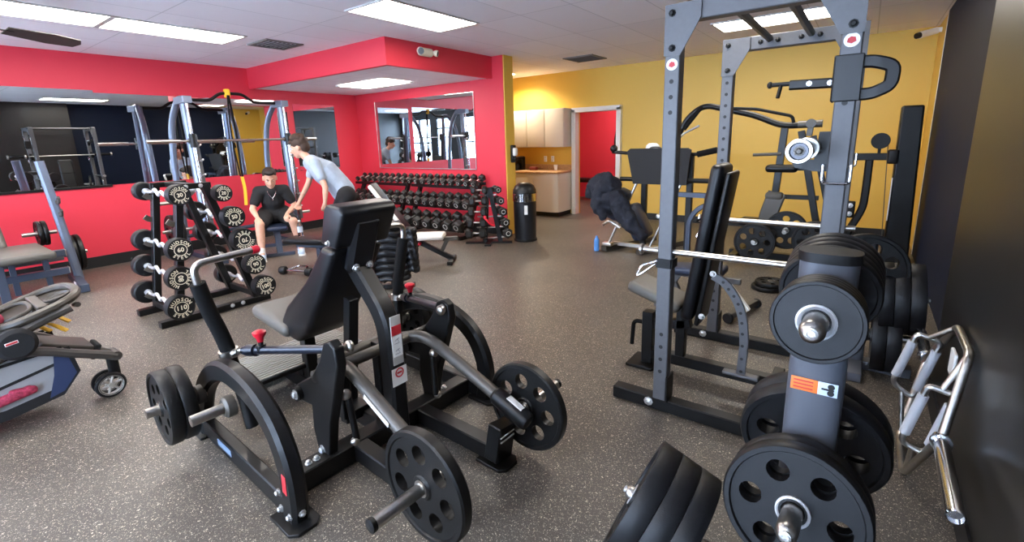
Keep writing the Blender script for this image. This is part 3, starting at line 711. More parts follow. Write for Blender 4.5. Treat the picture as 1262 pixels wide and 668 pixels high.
# ------------------------------------------------------------------ incline bench in the rack
BY = 3.0
t = thing('incline_bench', 'black incline bench raised almost upright inside the tall rack', 'bench', (-.85, BY, 0))
def pad(name, c, size, rot, m, p, r=.03): return obj(name, B().rbox(c, size, r, rot, 4), m, p, sharp=60)
bp = pad('back_pad', (-.735, BY, .905), (.075, .27, .98), (0, R(8), 0), M_vinyl, t, .03)
obj('backing_board', B().rbox((-.675, BY, .87), (.03, .25, .96), .012, (0, R(8), 0)), M_blk, bp)
obj('seam', B().box((-.765, BY, 1.06), (.006, .272, .012), (0, R(8), 0)), M_foam, bp)
bolts([(-.705, BY - .137, .47), (-.655, BY - .137, .75)], (0, -1, 0), bp, .013)
pad('seat_pad', (-1.02, BY, .535), (.36, .27, .075), (0, R(18), 0), M_vinyl_g, t, .03)
obj('front_post', B().beam((-1.08, BY, .02), (-1.08, BY, .39), .075, .075, (0, 1, 0)).beam((-1.08, BY, .3), (-.8, BY, .36), .06, .06), M_blk, t)
obj('foot', B().prism([(-.1, -.11), (.08, -.11), (.1, -.08), (.1, .08), (.08, .11), (-.1, .11)], (-1.1, BY, .01), (1, 0, 0), (0, 1, 0), .02), M_blk, t, bevel=.004)
obj('pull_handle', B().tube(fillet([(-1.11, BY, .3), (-1.19, BY, .3), (-1.2, BY, .12)], .04, 5), .014), M_foam, t)
obj('main_beam', B().beam((-1.06, BY, .09), (-.3, BY, .09), .07, .07).beam((-.3, BY - .25, .05), (-.3, BY + .25, .05), .06, .06), M_blk, t)
obj('seat_hinge', B().beam((-.86, BY, .1), (-.86, BY, .5), .06, .06, (0, 1, 0)), M_blk, t)
arc = obj('angle_ladder', B().path(spline([(-.66, BY - .1, .73), (-.58, BY - .1, .68), (-.5, BY - .1, .55), (-.465, BY - .1, .36), (-.47, BY - .1, .14)], 5), .05, .02, (0, 1, 0)), M_grey, t)
obj('ladder_foot', B().rbox((-.47, BY - .1, .135), (.2, .06, .02), .008), M_grey, arc)
hb = B()
for q in spline([(-.6, BY - .112, .70), (-.51, BY - .112, .58), (-.475, BY - .112, .4), (-.468, BY - .112, .16)], 3): hb.lathe([(0, .0012), (.009, .0012), (.009, 0)], q, (0, -1, 0), 10)
ho = obj('ladder_holes', hb, M_labk, arc); ho['kind'] = 'stuff'

t = thing('flat_bench', 'small navy padded bench with pale legs beyond the tall rack', 'bench', (-1.2, 4.3, 0))
M_navyv = mat('navy_vinyl', (34, 44, 66), .4, bump=.1, bscale=300)
pad('pad', (-1.13, 4.3, .36), (.5, .26, .07), (0, R(-4), 0), M_navyv, t, .025)
obj('frame', B().beam((-1.35, 4.3, .31), (-.75, 4.3, .30), .05, .05).beam((-1.42, 4.3, .42), (-1.28, 4.3, .14), .05, .04), M_grey, t)
obj('leg', B().beam((-1.28, 4.3, .3), (-1.42, 4.3, .03), .05, .05, (0, 1, 0)).beam((-1.42, 4.12, .03), (-1.42, 4.48, .03), .05, .05), M_grey, t)
obj('leg', B().beam((-.88, 4.3, .3), (-.68, 4.3, .05), .05, .05, (0, 1, 0)), M_white, t)
fx = obj('crossfoot', B().beam((-.78, 4.06, .06), (-.66, 4.54, .06), .05, .05), M_gun, t)
for y, x in ((4.05, -.785), (4.55, -.655)): obj('wheel', B().lathe([(.0, -.018), (.04, -.018), (.045, -.01), (.045, .01), (.04, .018), (0, .018)], (x, y, .046), (.25, 1, 0), 18), M_rub, fx)

# ------------------------------------------------------------------ plate tree in front
M_tree = mat('tree_grey_paint', (84, 87, 95), .42, .2); LZ = .905
t = thing('plate_tree', 'slate grey plate tree with oval post and horns full of plates', 'plate rack', (-.05, 1.43, 0))
def ov(a, b, n=28):
    return [(a * math.copysign(abs(math.cos(2 * PI * i / n)) ** .7, math.cos(2 * PI * i / n)), b * math.copysign(abs(math.sin(2 * PI * i / n)) ** .7, math.sin(2 * PI * i / n))) for i in range(n)]
TY = 1.43
up = obj('post', B().prism(ov(.066, .05), (-.045, TY, .64), (1, 0, 0), (0, 1, 0), 1.2), M_tree, t)
obj('post_cap', B().prism(ov(.07, .054), (-.045, TY, 1.252), (1, 0, 0), (0, 1, 0), .025), M_blk2, up)
ly = TY - .0515
st = obj('orange_label', B().rbox((-.068, ly, LZ), (.062, .002, .037), .0008), M_labo, up)
obj('picture_panel', B().rbox((-.015, ly, LZ), (.044, .002, .037), .0008), mat('label_pale_blue', (190, 205, 225), .5), up)
for k in range(3): obj('print_line', B().box((-.07, ly - .0014, LZ + .01 - .01 * k), (.045, .0008, .0035)), M_labr, st)
obj('plate_symbol', B().box((-.015, ly - .0014, LZ), (.028, .0008, .005)).lathe([(0, .001), (.008, .001), (.008, 0)], (-.008, ly - .0008, LZ + .009), (0, -1, 0), 12).lathe([(0, .001), (.008, .001), (.008, 0)], (-.008, ly - .0008, LZ - .009), (0, -1, 0), 12), M_labk, st)
def horn(a, c, par, r=.0245, base=.04):
    a, c = V(a), V(c); d = (c - a).normalized()
    h = obj('horn', B().lathe([(0, 0), (r, 0), (r, (c - a).length - .02), (r * .92, (c - a).length - .008), (r * .6, (c - a).length), (0, (c - a).length + .004)], a, d, 22), M_steel, par)
    obj('end_screw', B().lathe([(.013, -.003), (.013, .004), (.008, .006), (.006, .002), (0, .002)], c + d * .003, d, 12), M_zinc, h)
    obj('collar', B().lathe([(r, -.01), (base, -.01), (base, .015), (r, .02)], a + d * .045, d, 20, closed=True), M_blk, h)
    return h
def load(a, c, kind, th, n, gap, labels, group, spins):
    """horn from a to c carrying n plates, the first label at the tip side"""
    a, c = V(a), V(c); d = (c - a).normalized(); horn(a, c, t)
    p0 = a + d * gap
    for k in range(n): plate(kind, p0 + d * ((n - 1 - k) * (th + .0015)), d, labels[k], group, spins)
load((-.045, 1.40, 1.128), (-.05, 1.065, 1.169), 'disc', .032, 4, .115,
     ['solid rubber disc with wide chrome ring, outermost on the upper front horn', 'thin rubber disc second on the upper front horn', 'thin rubber disc third on the upper front horn', 'thin rubber disc innermost on the upper front horn'], 'small discs on the upper front horn', 0)
load((-.045, 1.46, 1.105), (-.035, 1.83, 1.18), 'thin', .03, 5, .09,
     ['rubber disc on the upper rear horn, outermost of five', 'rubber disc on the upper rear horn, second from outside', 'rubber disc on the upper rear horn, middle of five', 'rubber disc on the upper rear horn, second from the post', 'rubber disc on the upper rear horn, innermost of five'], 'discs on the upper rear horn', 0)
load((-.05, 1.40, .59), (-.058, 1.11, .645), 'rub35', .05, 2, .10,
     ['holed rubber plate outermost on the lower front horn of the plate tree', 'holed rubber plate second on the lower front horn of the plate tree'], 'holed plates on the lower front horn', .25)
load((-.045, 1.46, .60), (-.04, 1.78, .67), 'rub45b', .055, 2, .125,
     ['large holed rubber plate outermost on the lower rear horn', 'large holed rubber plate innermost, just behind the oval post'], 'holed plates on the lower rear horn', .5)
ax = V((.91, .06, -.40)).normalized(); tip = V((-.582, 1.44, .294))
horn(tip + ax * .42, tip, t)
obj('side_leg', B().tube([tip + ax * .29, tip + ax * .40, (-.1, 1.45, .085), (-.05, 1.44, .08)], [.03, .05, .05, .05], 16), M_tree, t)
obj('base', B().beam((-.05, 1.2, .03), (-.05, 1.9, .03), .1, .06).beam((-.3, TY + .03, .03), (.2, TY + .03, .03), .1, .06), M_tree, t)
for k in range(3):
    plate('bumper', tip + ax * (.062 + k * .0735), -ax, 'thick black bumper plate on the low side horn, %s' % ['outermost at the chrome tip', 'middle of three', 'innermost next to the grey leg'][k], 'bumper plates on the low side horn')

# second tree by the far black wall
t = thing('plate_tree', 'second plate tree half hidden against the far black wall', 'plate rack', (.08, 3.72, 0))
obj('post', B().prism(ov(.05, .045), (.08, 3.72, .45), (1, 0, 0), (0, 1, 0), .84), M_tree, t)
obj('base', B().beam((.08, 3.45, .03), (.08, 4.0, .03), .09, .06).beam((0, 3.72, .03), (.38, 3.72, .03), .09, .06), M_tree, t)
horn((.08, 3.68, .70), (.09, 3.44, .72), t)
horn((.09, 3.72, .50), (.41, 3.72, .52), t)
horn((.09, 3.72, .235), (.37, 3.72, .245), t)
plate('45', (.075, 3.56, .71), (.2, -1, .08), 'holed iron plate on the second plate tree facing the room')
for k in range(3):
    plate('bumper', V((.20 + k * .075, 3.72, .506 + k * .004)), (1, 0, .07), 'tall bumper plate seen edge on beside the far black wall, %s' % ['farthest from the wall', 'middle of three', 'closest to the wall'][k], 'bumper plates beside the navy wall')
for k in range(2):
    plate('bumper', V((.19 + k * .075, 3.72, .239 + k * .004)), (1, 0, .04), 'bumper plate near the floor below the edge on stack, %s' % ['nearer the post', 'nearer the wall'][k], 'low bumper plates beside the navy wall')

# ------------------------------------------------------------------ chrome trap bar leaning on the black wall
t = thing('trap_bar', 'chrome trap bar with two pairs of knurled handles leaning on the black wall', 'trap bar', (.35, 2.7, 0))
obj('hex_frame', B().tube(fillet([(.365, 2.36, .335), (.425, 2.50, .665), (.425, 2.84, .665), (.365, 3.06, .395), (.285, 2.84, .05), (.285, 2.50, .05), (.365, 2.36, .335)], .05, 5), .0165, 12), M_steel, t)
def sleeve(a, c):
    a, c = V(a), V(c); d = (c - a).normalized(); L = (c - a).length
    s = obj('sleeve', B().lathe([(0, 0), (.0265, 0), (.0265, L), (.022, L + .003), (.022, L - .01), (0, L - .01)], a, d, 24), M_chrome, t)
    obj('stop_collar', B().lathe([(.0265, 0), (.036, .002), (.036, .02), (.0265, .022)], a + d * .03, d, 24, closed=True), M_chrome, s)
sleeve((.365, 2.38, .33), (.35, 1.84, .355))
sleeve((.365, 3.05, .395), (.365, 3.42, .41))
M_knurl = mat('knurled_steel', (200, 202, 208), .55, .2, bump=.6, bscale=700)
for y, i, o_ in ((2.45, ((.398, .495), (.338, .20)), ((.312, .515), (.252, .23))), (2.88, ((.385, .56), (.315, .245)), ((.295, .585), (.228, .305)))):
    P = [(i[0][0], y, i[0][1]), (o_[0][0], y, o_[0][1]), (o_[1][0], y, o_[1][1]), (i[1][0], y, i[1][1])]
    P = [V(q) for q in P]
    lp = fillet([(P[0] + P[1]) / 2, P[1], P[2], P[3], P[0], (P[0] + P[1]) / 2], .035, 5)
    d = obj('handle_frame', B().tube(lp, .0125, 10), M_steel, t)
    obj('knurled_grip', B().cyl(P[1] * .84 + P[2] * .16, P[1] * .16 + P[2] * .84, .0195, 14), M_knurl, d)
    obj('knurled_grip', B().cyl(P[0] * .84 + P[3] * .16, P[0] * .16 + P[3] * .84, .0195, 14), M_knurl, d)
    yy = 2.5 if y < 2.6 else 2.84
    obj('handle_stay', B().cyl(P[0] * .5 + P[1] * .5, V((.42, yy, .655)), .0115), M_steel, d)
    obj('handle_stay', B().cyl(P[2] * .5 + P[3] * .5, V((.29, yy, .06)), .0115), M_steel, d)
obj('tag', B().rbox((.395, 2.60, .575), (.012, .10, .11), .004), M_lab, t)
# ================================================================== MACHINES ALONG THE YELLOW WALL
# lever pulldown / row machine
Y = 6.5
t = thing('pulldown_machine', 'black plate loaded pulldown machine with a long curved overhead lever', 'exercise machine', (-.75, Y, 0))
obj('lever', B().tube(fillet([(-2.02, Y, 1.56), (-1.93, Y, 1.76), (-1.72, Y, 1.92), (-1.12, Y, 1.76), (-.82, Y, 1.62), (-.52, Y, 1.63)], .12, 6), .036, 12), M_blk, t)
gp = obj('lever_grip', B().tube([(-1.74, Y - .02, 1.9), (-1.93, Y - .1, 1.62)], .026, 10), M_foam, t)
obj('grip_bar', B().tube(fillet([(-1.99, Y - .12, 1.5), (-1.93, Y - .1, 1.57), (-1.72, Y - .18, 1.66)], .03, 4), .014, 8), M_steel, gp)
obj('lever_end', B().cyl((-.66, Y, 1.63), (-.42, Y, 1.635), .042, 14), M_gun, t)
obj('lever_guard', B().tube(fillet([(-1.42, Y - .05, 1.86), (-1.1, Y - .05, 1.83), (-.72, Y - .05, 1.73), (-.7, Y - .05, 1.65)], .05, 4), .018, 8), M_blk2, t)
obj('pivot_lug', B().cyl((-.53, Y - .06, 1.64), (-.53, Y + .06, 1.64), .05, 14).beam((-.53, Y, 1.62), (-.54, Y, 1.5), .05, .06), M_gun, t)
obj('front_post', B().beam((-.87, Y, .05), (-.79, Y, 1.6), .075, .075, (0, 1, 0)), M_blk, t)
obj('rear_post', B().beam((-.28, Y, .05), (-.62, Y, 1.56), .07, .07, (0, 1, 0)), M_blk, t)
obj('rear_post', B().beam((-.12, Y + .05, .05), (-.5, Y + .05, 1.5), .06, .06, (0, 1, 0)), M_blk, t)
obj('cross_strut', B().beam((-.86, Y, .79), (-.38, Y, .79), .06, .05), M_blk, t)
obj('cross_strut', B().beam((-.82, Y, 1.13), (-.5, Y, 1.13), .05, .05), M_blk, t)
obj('thigh_pad', B().rbox((-.78, Y - .05, 1.13), (.34, .16, .09), .04), M_vinyl, t)
obj('chest_pad', B().path(spline([(-.80, Y - .06, .84), (-.84, Y - .08, .70), (-.88, Y - .08, .5), (-.84, Y - .07, .3)], 5), .2, .05, (0, 1, 0), .3).rbox((-.83, Y - .06, .8), (.2, .1, .1), .04), M_vinyl_g, t)
obj('side_handle', B().cyl((-.8, Y - .05, 1.3), (-1.1, Y - .05, 1.29), .02, 10), M_gun, t)
obj('base', B().beam((-1.3, Y, .05), (.15, Y, .05), .09, .08).beam((-1.2, Y - .35, .05), (-1.2, Y + .35, .05), .08, .08).beam((.05, Y - .4, .05), (.05, Y + .4, .05), .08, .08), M_blk, t)
obj('seat', B().rbox((-1.0, Y, .46), (.4, .3, .08), .03).beam((-1.0, Y, .08), (-1.0, Y, .42), .07, .07), M_vinyl, t)
obj('plate_horn', B().cyl((-.95, Y - .05, .3), (-.95, Y - .5, .3), .0245), M_steel, t)
obj('plate_horn', B().cyl((-.35, Y - .05, .36), (-.35, Y - .5, .36), .0245), M_steel, t)
obj('plate_horn', B().cyl((-.66, Y - .05, .42), (-.66, Y - .35, .42), .0245), M_steel, t)
plate('45', (-.95, Y - .42, .29), (0, -1, 0), 'holed iron plate low on the pulldown machine, beside the rack post', 'plates on the pulldown machine', .5)
plate('45', (-.35, Y - .42, .36), (0, -1, 0), 'holed iron plate low on the pulldown machine, hidden partly by the front plate tree', 'plates on the pulldown machine', .1)
plate('45', (-.66, Y - .2, .42), (0, -1, 0), 'holed iron plate in the middle of the pulldown machine', 'plates on the pulldown machine', .3)
plate('25', (-.66, 5.2, .022), (0, 0, 1), 'small iron plate lying flat on the floor under another behind the rack', 'plates lying on the floor', .5)
plate('25', (-.63, 5.22, .066), (0, 0, 1), 'small iron plate lying on top of another on the floor behind the rack', 'plates lying on the floor', .1)

# cable tower with shrouded weight stack
Y = 7.0
t = thing('cable_tower', 'black cable tower with tall shrouded column in the yellow corner', 'exercise machine', (.38, Y, 0))
obj('shroud', B().prism([(.29, .03), (.53, .03), (.475, 1.80), (.28, 1.80)], (0, Y + .1, 0), (1, 0, 0), (0, 0, 1), .26), M_blk, t, bevel=.02)
obj('white_edge', B().beam((.285, Y - .035, .5), (.282, Y - .035, 1.0), .012, .012), M_lab, t)
obj('arm', B().beam((.3, Y, .80 + .44), (-.2, Y, .81 + .43), .08, .08), M_blk, t)
obj('arm_joint', B().rbox((.26, Y, 1.24), (.1, .14, .16), .02), M_blk2, t)
obj('front_column', B().path(spline([(.05, Y, 1.2), (.05, Y, .8), (.03, Y, .6), (-.08, Y, .3), (-.12, Y, .05)], 6), .08, .08, (0, 1, 0), .2), M_blk, t)
pu = obj('pulley', B().lathe([(.0, -.02), (.035, -.02), (.085, -.022), (.09, -.015), (.075, 0), (.09, .015), (.085, .022), (.0, .022)], (.13, Y - .05, 1.42), (0, 1, 0), 24), M_rub, t)
obj('pulley_stem', B().beam((.13, Y, 1.25), (.13, Y, 1.42), .03, .03, (0, 1, 0)), M_blk2, pu)
obj('cable', B().cyl((.2, Y - .06, 1.4), (.27, Y - .06, .1), .005, 6), M_gun, t)
obj('base', B().beam((-.3, Y, .05), (.5, Y, .05), .1, .08).beam((-.25, Y - .35, .05), (-.25, Y + .35, .05), .08, .08), M_blk, t)
obj('control_box', B().rbox((-.08, Y - .08, .62), (.1, .06, .2), .015), M_blk2, t)
bolts([(-.08, Y - .112, .67), (-.08, Y - .112, .57)], (0, -1, 0), t, .02)

# seated leg machine with a sled board
Y = 5.95
t = thing('leg_sled_machine', 'black leg sled machine with wide dark foot board and chrome guide rods', 'exercise machine', (-2.2, Y, 0))
fb = obj('foot_board', B().prism([(-.34, -.22), (.34, -.22), (.40, .21), (.36, .235), (-.37, .235), (-.41, .20)], (-2.08, Y - .02, 1.165), (1, 0, 0), (0, -.12, 1), .03), mat('rubber_board', (34, 33, 34), .75, bump=.2, bscale=200), t)
obj('grip_slot', B().tube([V((-2.12 + .075 * math.copysign(abs(math.cos(a)) ** .6, math.cos(a)), Y - .045, 1.385 + .028 * math.sin(a))) for a in [2 * PI * k / 20 for k in range(20)]], .010, 8, closed=True), M_gun, fb)
obj('handle_bar', B().tube(fillet([(-2.72, Y, 1.36), (-2.5, Y, 1.34), (-2.3, Y + .08, 1.32), (-1.85, Y + .08, 1.32), (-1.62, Y, 1.32), (-1.36, Y, 1.38)], .05, 4), .022, 10), M_blk, t)
obj('grip', B().cyl((-1.62, Y, 1.32), (-1.4, Y, 1.37), .036, 12), M_foam, t)
obj('ball_end', B().ell((-2.70, Y, 1.40), (.05, .05, .05)), M_blk, t)
obj('cross_bar', B().cyl((-2.62, Y + .05, 1.0), (-1.35, Y + .05, 1.0), .03, 10), M_blk, t)
for x in (-2.78, -2.2):
    gr = obj('guide_rod', B().cyl((x + .02, Y - .02, .08), (x + .40, Y + .1, 1.02), .018, 12), M_steel, t)
    obj('rod_carriage', B().rbox((x + .17, Y + .02, .52), (.14, .09, .06), .015, (0, R(22), 0)), M_steel, gr)
    obj('rod_foot', B().rbox((x + .02, Y - .02, .1), (.14, .1, .05), .012), M_steel, gr)
for k, (y0, y1) in enumerate(((5.88, 6.9),)):
    obj('base_rail', B().beam((-2.8, y0, .04), (-2.45, y1, .04), .1, .07).beam((-2.3, 5.9, .04), (-1.95, 6.9, .04), .1, .07), M_gun, t)
obj('base_rail', B().beam((-2.75, 6.1, .08), (-2.05, 6.1, .08), .05, .05), M_steel, t)
obj('rear_post', B().beam((-2.36, Y + .25, .05), (-2.36, Y + .25, 1.1), .07, .07, (0, 1, 0)), M_blk2, t)
obj('rear_post', B().beam((-1.72, Y + .1, .05), (-1.72, Y + .1, 1.3), .07, .07, (0, 1, 0)), M_blk2, t)
obj('seat_pad', B().rbox((-2.62, Y + .02, .66), (.2, .26, .44), .06, (0, R(22), 0)), M_navyv, t)
obj('hinge_pad', B().rbox((-2.4, Y + .12, .42), (.24, .3, .5), .07, (0, R(-28), 0)), M_navyv, t)
obj('side_frame', B().path(fillet([(-1.68, Y, .05), (-1.68, Y, .55), (-1.52, Y, .72), (-1.3, Y, .72), (-1.3, Y, .05)], .14, 6), .06, .06, (0, 1, 0)).beam((-1.9, Y, .83), (-1.2, Y, .83), .06, .06).beam((-1.45, Y, .72), (-1.45, Y, .83), .1, .1, (0, 1, 0)), M_slate, t)
bolts([(-2.68, Y - .13, .8), (-2.62, Y - .13, .7), (-2.56, Y - .13, .58)], (0, -1, 0), t, .015)
obj('foot_pegs', B().tube(fillet([(-2.8, Y - .1, .38), (-2.7, Y - .12, .45), (-2.55, Y - .1, .36)], .04, 4), .02, 10), M_steel, t)
single('blue_bottle', B().lathe([(0, 0), (.034, 0), (.036, .02), (.036, .15), (.03, .17), (.015, .185), (.015, .21), (0, .21)], (-2.9, 5.87, 0)), mat('blue_drink', (90, 150, 225), .2), 'blue drink bottle standing by the front rod of the sled machine', 'bottle')
jk = thing('jacket', 'dark blue jacket thrown over the seat of the leg sled machine', 'jacket', (-2.75, 5.85, .5))
M_den = mat('dark_denim', (24, 28, 40), .85, noise=.25, nscale=60, bump=.5, bscale=120)
jo = blend('body', [('e', V((-2.77, 5.85, .89)), (.20, .20, .20), Euler((0, .6, 0)).to_matrix()), ('e', V((-2.70, 5.84, .74)), (.17, .19, .22), Euler((0, -.25, 0)).to_matrix()), ('t', [V((-2.70, 5.8, 1.0)), V((-2.92, 5.78, .93)), V((-2.95, 5.76, .80))], [.09, .09, .07]),
    ('t', [V((-2.82, 5.70, .88)), V((-2.80, 5.67, .70)), V((-2.72, 5.66, .54))], [.085, .08, .055])] , M_den, jk, .012, 3)
js = blend('sleeve', [('t', [V((-2.58, 5.78, .76)), V((-2.46, 5.76, .56)), V((-2.34, 5.76, .40)), V((-2.22, 5.78, .31))], [.13, .12, .105, .07])], M_den, jk, .012, 3)
ft = bpy.data.textures.new('cloth_folds', 'CLOUDS'); ft.noise_scale = .14
for o in (jo, js):
    md = o.modifiers.new('folds', 'DISPLACE'); md.texture = ft; md.strength = .09; md.mid_level = .5; md.texture_coords = 'GLOBAL'
b = B().lathe([(0, .0), (.06, .0), (.085, .03), (.09, .06), (.08, .1), (.05, .125), (0, .13)], (-2.22, 6.08, 1.335), n=20)
single('white_cap', b, M_white, 'white round cap resting behind the foot board of the sled machine', 'cap')
# red room: bench and hanging band
t = thing('low_bench', 'dark low bench against the red wall beyond the doorway', 'bench', (-5.4, 10.7, 0))
obj('pad', B().rbox((-5.5, 10.7, .5), (1.3, .35, .1), .04), M_vinyl, t)
for x in (-6.0, -5.0): obj('leg', B().beam((x, 10.7, 0), (x, 10.7, .46), .06, .25, (0, 1, 0)), M_blk, t)
t = thing('hanging_strap', 'black strap hanging on the red wall, seen through the doorway', 'strap', (-5.0, 11.25, 1.7))
obj('hook', B().cyl((-4.98, 11.25, 1.68), (-4.98, 11.16, 1.7), .015), M_blk, t)
obj('webbing', B().path(spline([(-4.98, 11.18, 1.7), (-5.02, 11.17, 1.4), (-4.95, 11.17, 1.1), (-4.99, 11.17, .75)], 5), .09, .02, (0, 1, 0), .2).path(spline([(-4.96, 11.2, 1.69), (-4.92, 11.2, 1.3), (-4.97, 11.2, .95)], 5), .07, .02, (0, 1, 0), .2), M_rub, t)
# ================================================================== FIXED CURL BAR RACK
t = thing('curl_bar_rack', 'black A-frame rack holding fixed curl bars on both sides', 'bar rack', (-5.2, 1.78, 0))
for X in (-5.50, -4.93):
    obj('base_rail', B().beam((X, 1.30, .03), (X, 2.28, .03), .08, .06), M_blk, t)
    for y0, y1 in ((1.46, 1.63), (2.15, 1.84)):
        po = obj('post', B().beam((X, y0, .05), (X, y1, 1.24), .06, .075, (1, 0, 0)), M_blk, t)
        for z in (1.16, .95, .71, .46, .20):
            y = y0 + (y1 - y0) * (z - .05) / 1.19; s = -1 if y0 < 1.7 else 1
            obj('bar_hook', B().path(fillet([(X, y, z - .035), (X, y + s * .055, z - .04), (X, y + s * .09, z - .005)], .02, 3), .05, .012, (1, 0, 0)), M_steel, po)
    obj('top_plate', B().beam((X, 1.58, 1.235), (X, 1.89, 1.235), .06, .05), M_blk, t)
    bolts([(X + .034, 1.68, 1.235), (X + .034, 1.8, 1.235)] if X > -5.2 else [(X + .034, 1.72, 1.235)], (1, 0, 0), t, .013)
obj('top_beam', B().beam((-5.5, 1.735, 1.235), (-4.93, 1.735, 1.235), .07, .05), M_blk, t)
obj('cross_brace', B().beam((-5.5, 1.46, .09), (-4.93, 1.46, .09), .05, .06), M_blk, t)
obj('cross_brace', B().beam((-5.5, 2.15, .09), (-4.93, 2.15, .09), .05, .06), M_blk, t)
bolts([(-4.89, 1.9, .04), (-4.89, 2.0, .04)], (1, 0, 0), t, .014)
M_hand = mat('satin_chrome', (222, 224, 230), .35, .6)
def curlbar(num, rr, y, z, spin, label):
    L = .95; x0, x1 = -5.66, -4.71; th = .105
    t = thing('curl_bar', label, 'curl bar', (x0, y, z), group='fixed curl bars on the A-frame rack')
    zz = [(-5.56, 0), (-5.42, 0), (-5.36, .0), (-5.30, .035), (-5.22, -.03), (-5.15, .02), (-5.07, -.03), (-5.0, .035), (-4.95, 0), (-4.8, 0)]
    obj('handle', B().tube(fillet([(x, y, z + d) for x, d in zz], .03, 4), .0145, 10), M_hand, t)
    for X, dr in ((x1, 1), (x0, -1)):
        w = obj('weight_head', B().lathe([(0, -th), (rr * .9, -th), (rr, -th * .9), (rr, -.008), (rr * .97, 0), (rr * .9, .001), (rr * .88, -.003), (0, -.003)], (X, y, z), (dr, 0, 0), 32), M_rub, t)
        obj('weight_collar', B().lathe([(.015, 0), (.03, .0), (.03, .03), (.015, .035)], (X - dr * th, y, z), (-dr, 0, 0), 16), M_hand, w)
        if dr > 0:
            ay = V((0, math.cos(spin), math.sin(spin))); az = V((0, -math.sin(spin), math.cos(spin)))
            o_ = V((X - .003, y, z))
            obj('face_ring', B().lathe([(rr * .455, .0005), (rr * .51, .0005), (rr * .51, 0), (rr * .455, 0)], o_, (1, 0, 0), 28, closed=True), M_print, w)
            pr = B().arctext('HUDSON', rr * .37, rr * .69, PI / 2, o_, ay, az, R(25)).arctext('STEEL', rr * .37, rr * .69, -PI / 2, o_, ay, az, R(25), True)
            pr.text(num, rr * .52, o_, ay, az)
            q = obj('face_lettering', pr, M_print, w); q['kind'] = 'stuff'
    return t
LY = lambda z: 1.46 + .17 * (z - .05) / 1.19 - .06
RY = lambda z: 2.15 - .31 * (z - .05) / 1.19 + .05
curlbar('30', .088, LY(1.18), 1.18, .15, 'curl bar marked 30 on the top of the rack, stroller side')
curlbar('60', .102, LY(.71), .71, 0, 'curl bar marked 60 in the middle of the rack')
curlbar('80', .106, LY(.46), .46, 1.5, 'curl bar whose 80 is turned sideways, above the one marked 110')
curlbar('110', .11, LY(.20), .20, 0, 'curl bar marked 110 at the bottom of the rack')
curlbar('20', .078, RY(1.16), 1.16, -.1, 'curl bar marked 20, smallest heads, top of the rack nearer the seated man')
curlbar('50', .1, RY(.93), .93, .1, 'curl bar marked 50 below the one marked 20')
curlbar('70', .108, RY(.70), .70, 3.3, 'curl bar whose 70 is upside down')
curlbar('90', .1, RY(.44), .44, .2, 'curl bar marked 90 above the one marked 100')
curlbar('100', .106, RY(.20), .20, .2, 'curl bar marked 100 low on the rack')

# ================================================================== GUIDED BARBELL FRAME (by the mirror wall)
t = thing('guided_barbell_frame', 'tall silver grey guided barbell frame with curved braces by the mirror wall', 'exercise machine', (-7.5, 3.35, 0))
for Y in (2.7, 4.03):
    obj('floor_rail', B().beam((-8.05, Y, .035), (-6.95, Y, .035), .09, .07), M_slate, t)
    obj('guide_post', B().path([(-7.38, Y, .05), (-7.46, Y, 2.2)], .1, .075, (0, 1, 0), .3), M_silver, t)
    obj('guide_rod', B().cyl((-7.28, Y, .1), (-7.36, Y, 2.18), .018, 12), M_chrome, t)
    obj('rear_brace', B().tube(fillet([(-8.0, Y - .06, .05), (-7.98, Y - .06, 1.35), (-7.86, Y - .04, 1.95), (-7.6, Y, 2.24), (-7.42, Y, 2.22)], .3, 8), .042, 14), M_silver, t)
    obj('top_knuckle', B().beam((-7.62, Y, 2.2), (-7.3, Y, 2.21), .11, .09), M_silver, t)
    pg = obj('hook_strip', B().beam((-7.34, Y + .06, .4), (-7.42, Y + .06, 1.75), .03, .05, (0, 1, 0)), M_grey, t)
    for z in (.6, .8, 1.0, 1.2, 1.4, 1.6): obj('peg', B().cyl((-7.36, Y + .06, z), (-7.28, Y + .06, z + .02), .012, 8), M_zinc, pg)
    obj('bar_carriage', B().cyl((-7.33, Y, 1.58), (-7.335, Y, 1.76), .045, 14).box((-7.36, Y, 1.67), (.09, .07, .08)), M_blk, t)
bar = obj('guided_bar', B().cyl((-7.36, 2.2, 1.67), (-7.36, 4.5, 1.67), .015, 12), M_steel, t)
for a, c in ((2.18, 2.56), (4.17, 4.52)): obj('bar_sleeve', B().cyl((-7.36, a, 1.67), (-7.36, c, 1.67), .0245, 14), M_steel, bar)
obj('top_bar', B().tube(fillet([(-7.5, 2.7, 2.22), (-7.5, 3.05, 2.22), (-7.5, 3.2, 2.33), (-7.5, 3.5, 2.33), (-7.5, 3.65, 2.22), (-7.5, 4.03, 2.22)], .06, 5), .022, 12), M_blk, t)
obj('rear_crossbar', B().cyl((-7.98, 2.64, .3), (-7.98, 3.97, .3), .03, 10), M_slate, t)
for y, z in ((2.62, .46), (2.62, .85), (4.1, .46)):
    obj('storage_peg', B().cyl((-7.62, y, z), (-7.62, y - (.38 if y < 3 else -.3), z), .0245, 12), M_steel, t)
plate('45', (-7.62, 2.36, .46), (0, -1, 0), 'iron plate on the frame peg behind the curl bar rack, outer of two', 'plates on the guided frame')
plate('45', (-7.62, 2.43, .46), (0, -1, 0), 'iron plate on the frame peg behind the curl bar rack, inner of two', 'plates on the guided frame')
t = thing('suspension_strap', 'yellow and black suspension strap hung over the guided frame top bar', 'strap', (-7.47, 3.28, .8))
obj('yellow_clamp', B().rbox((-7.49, 3.29, 2.33), (.07, .07, .12), .015), M_yel, t)
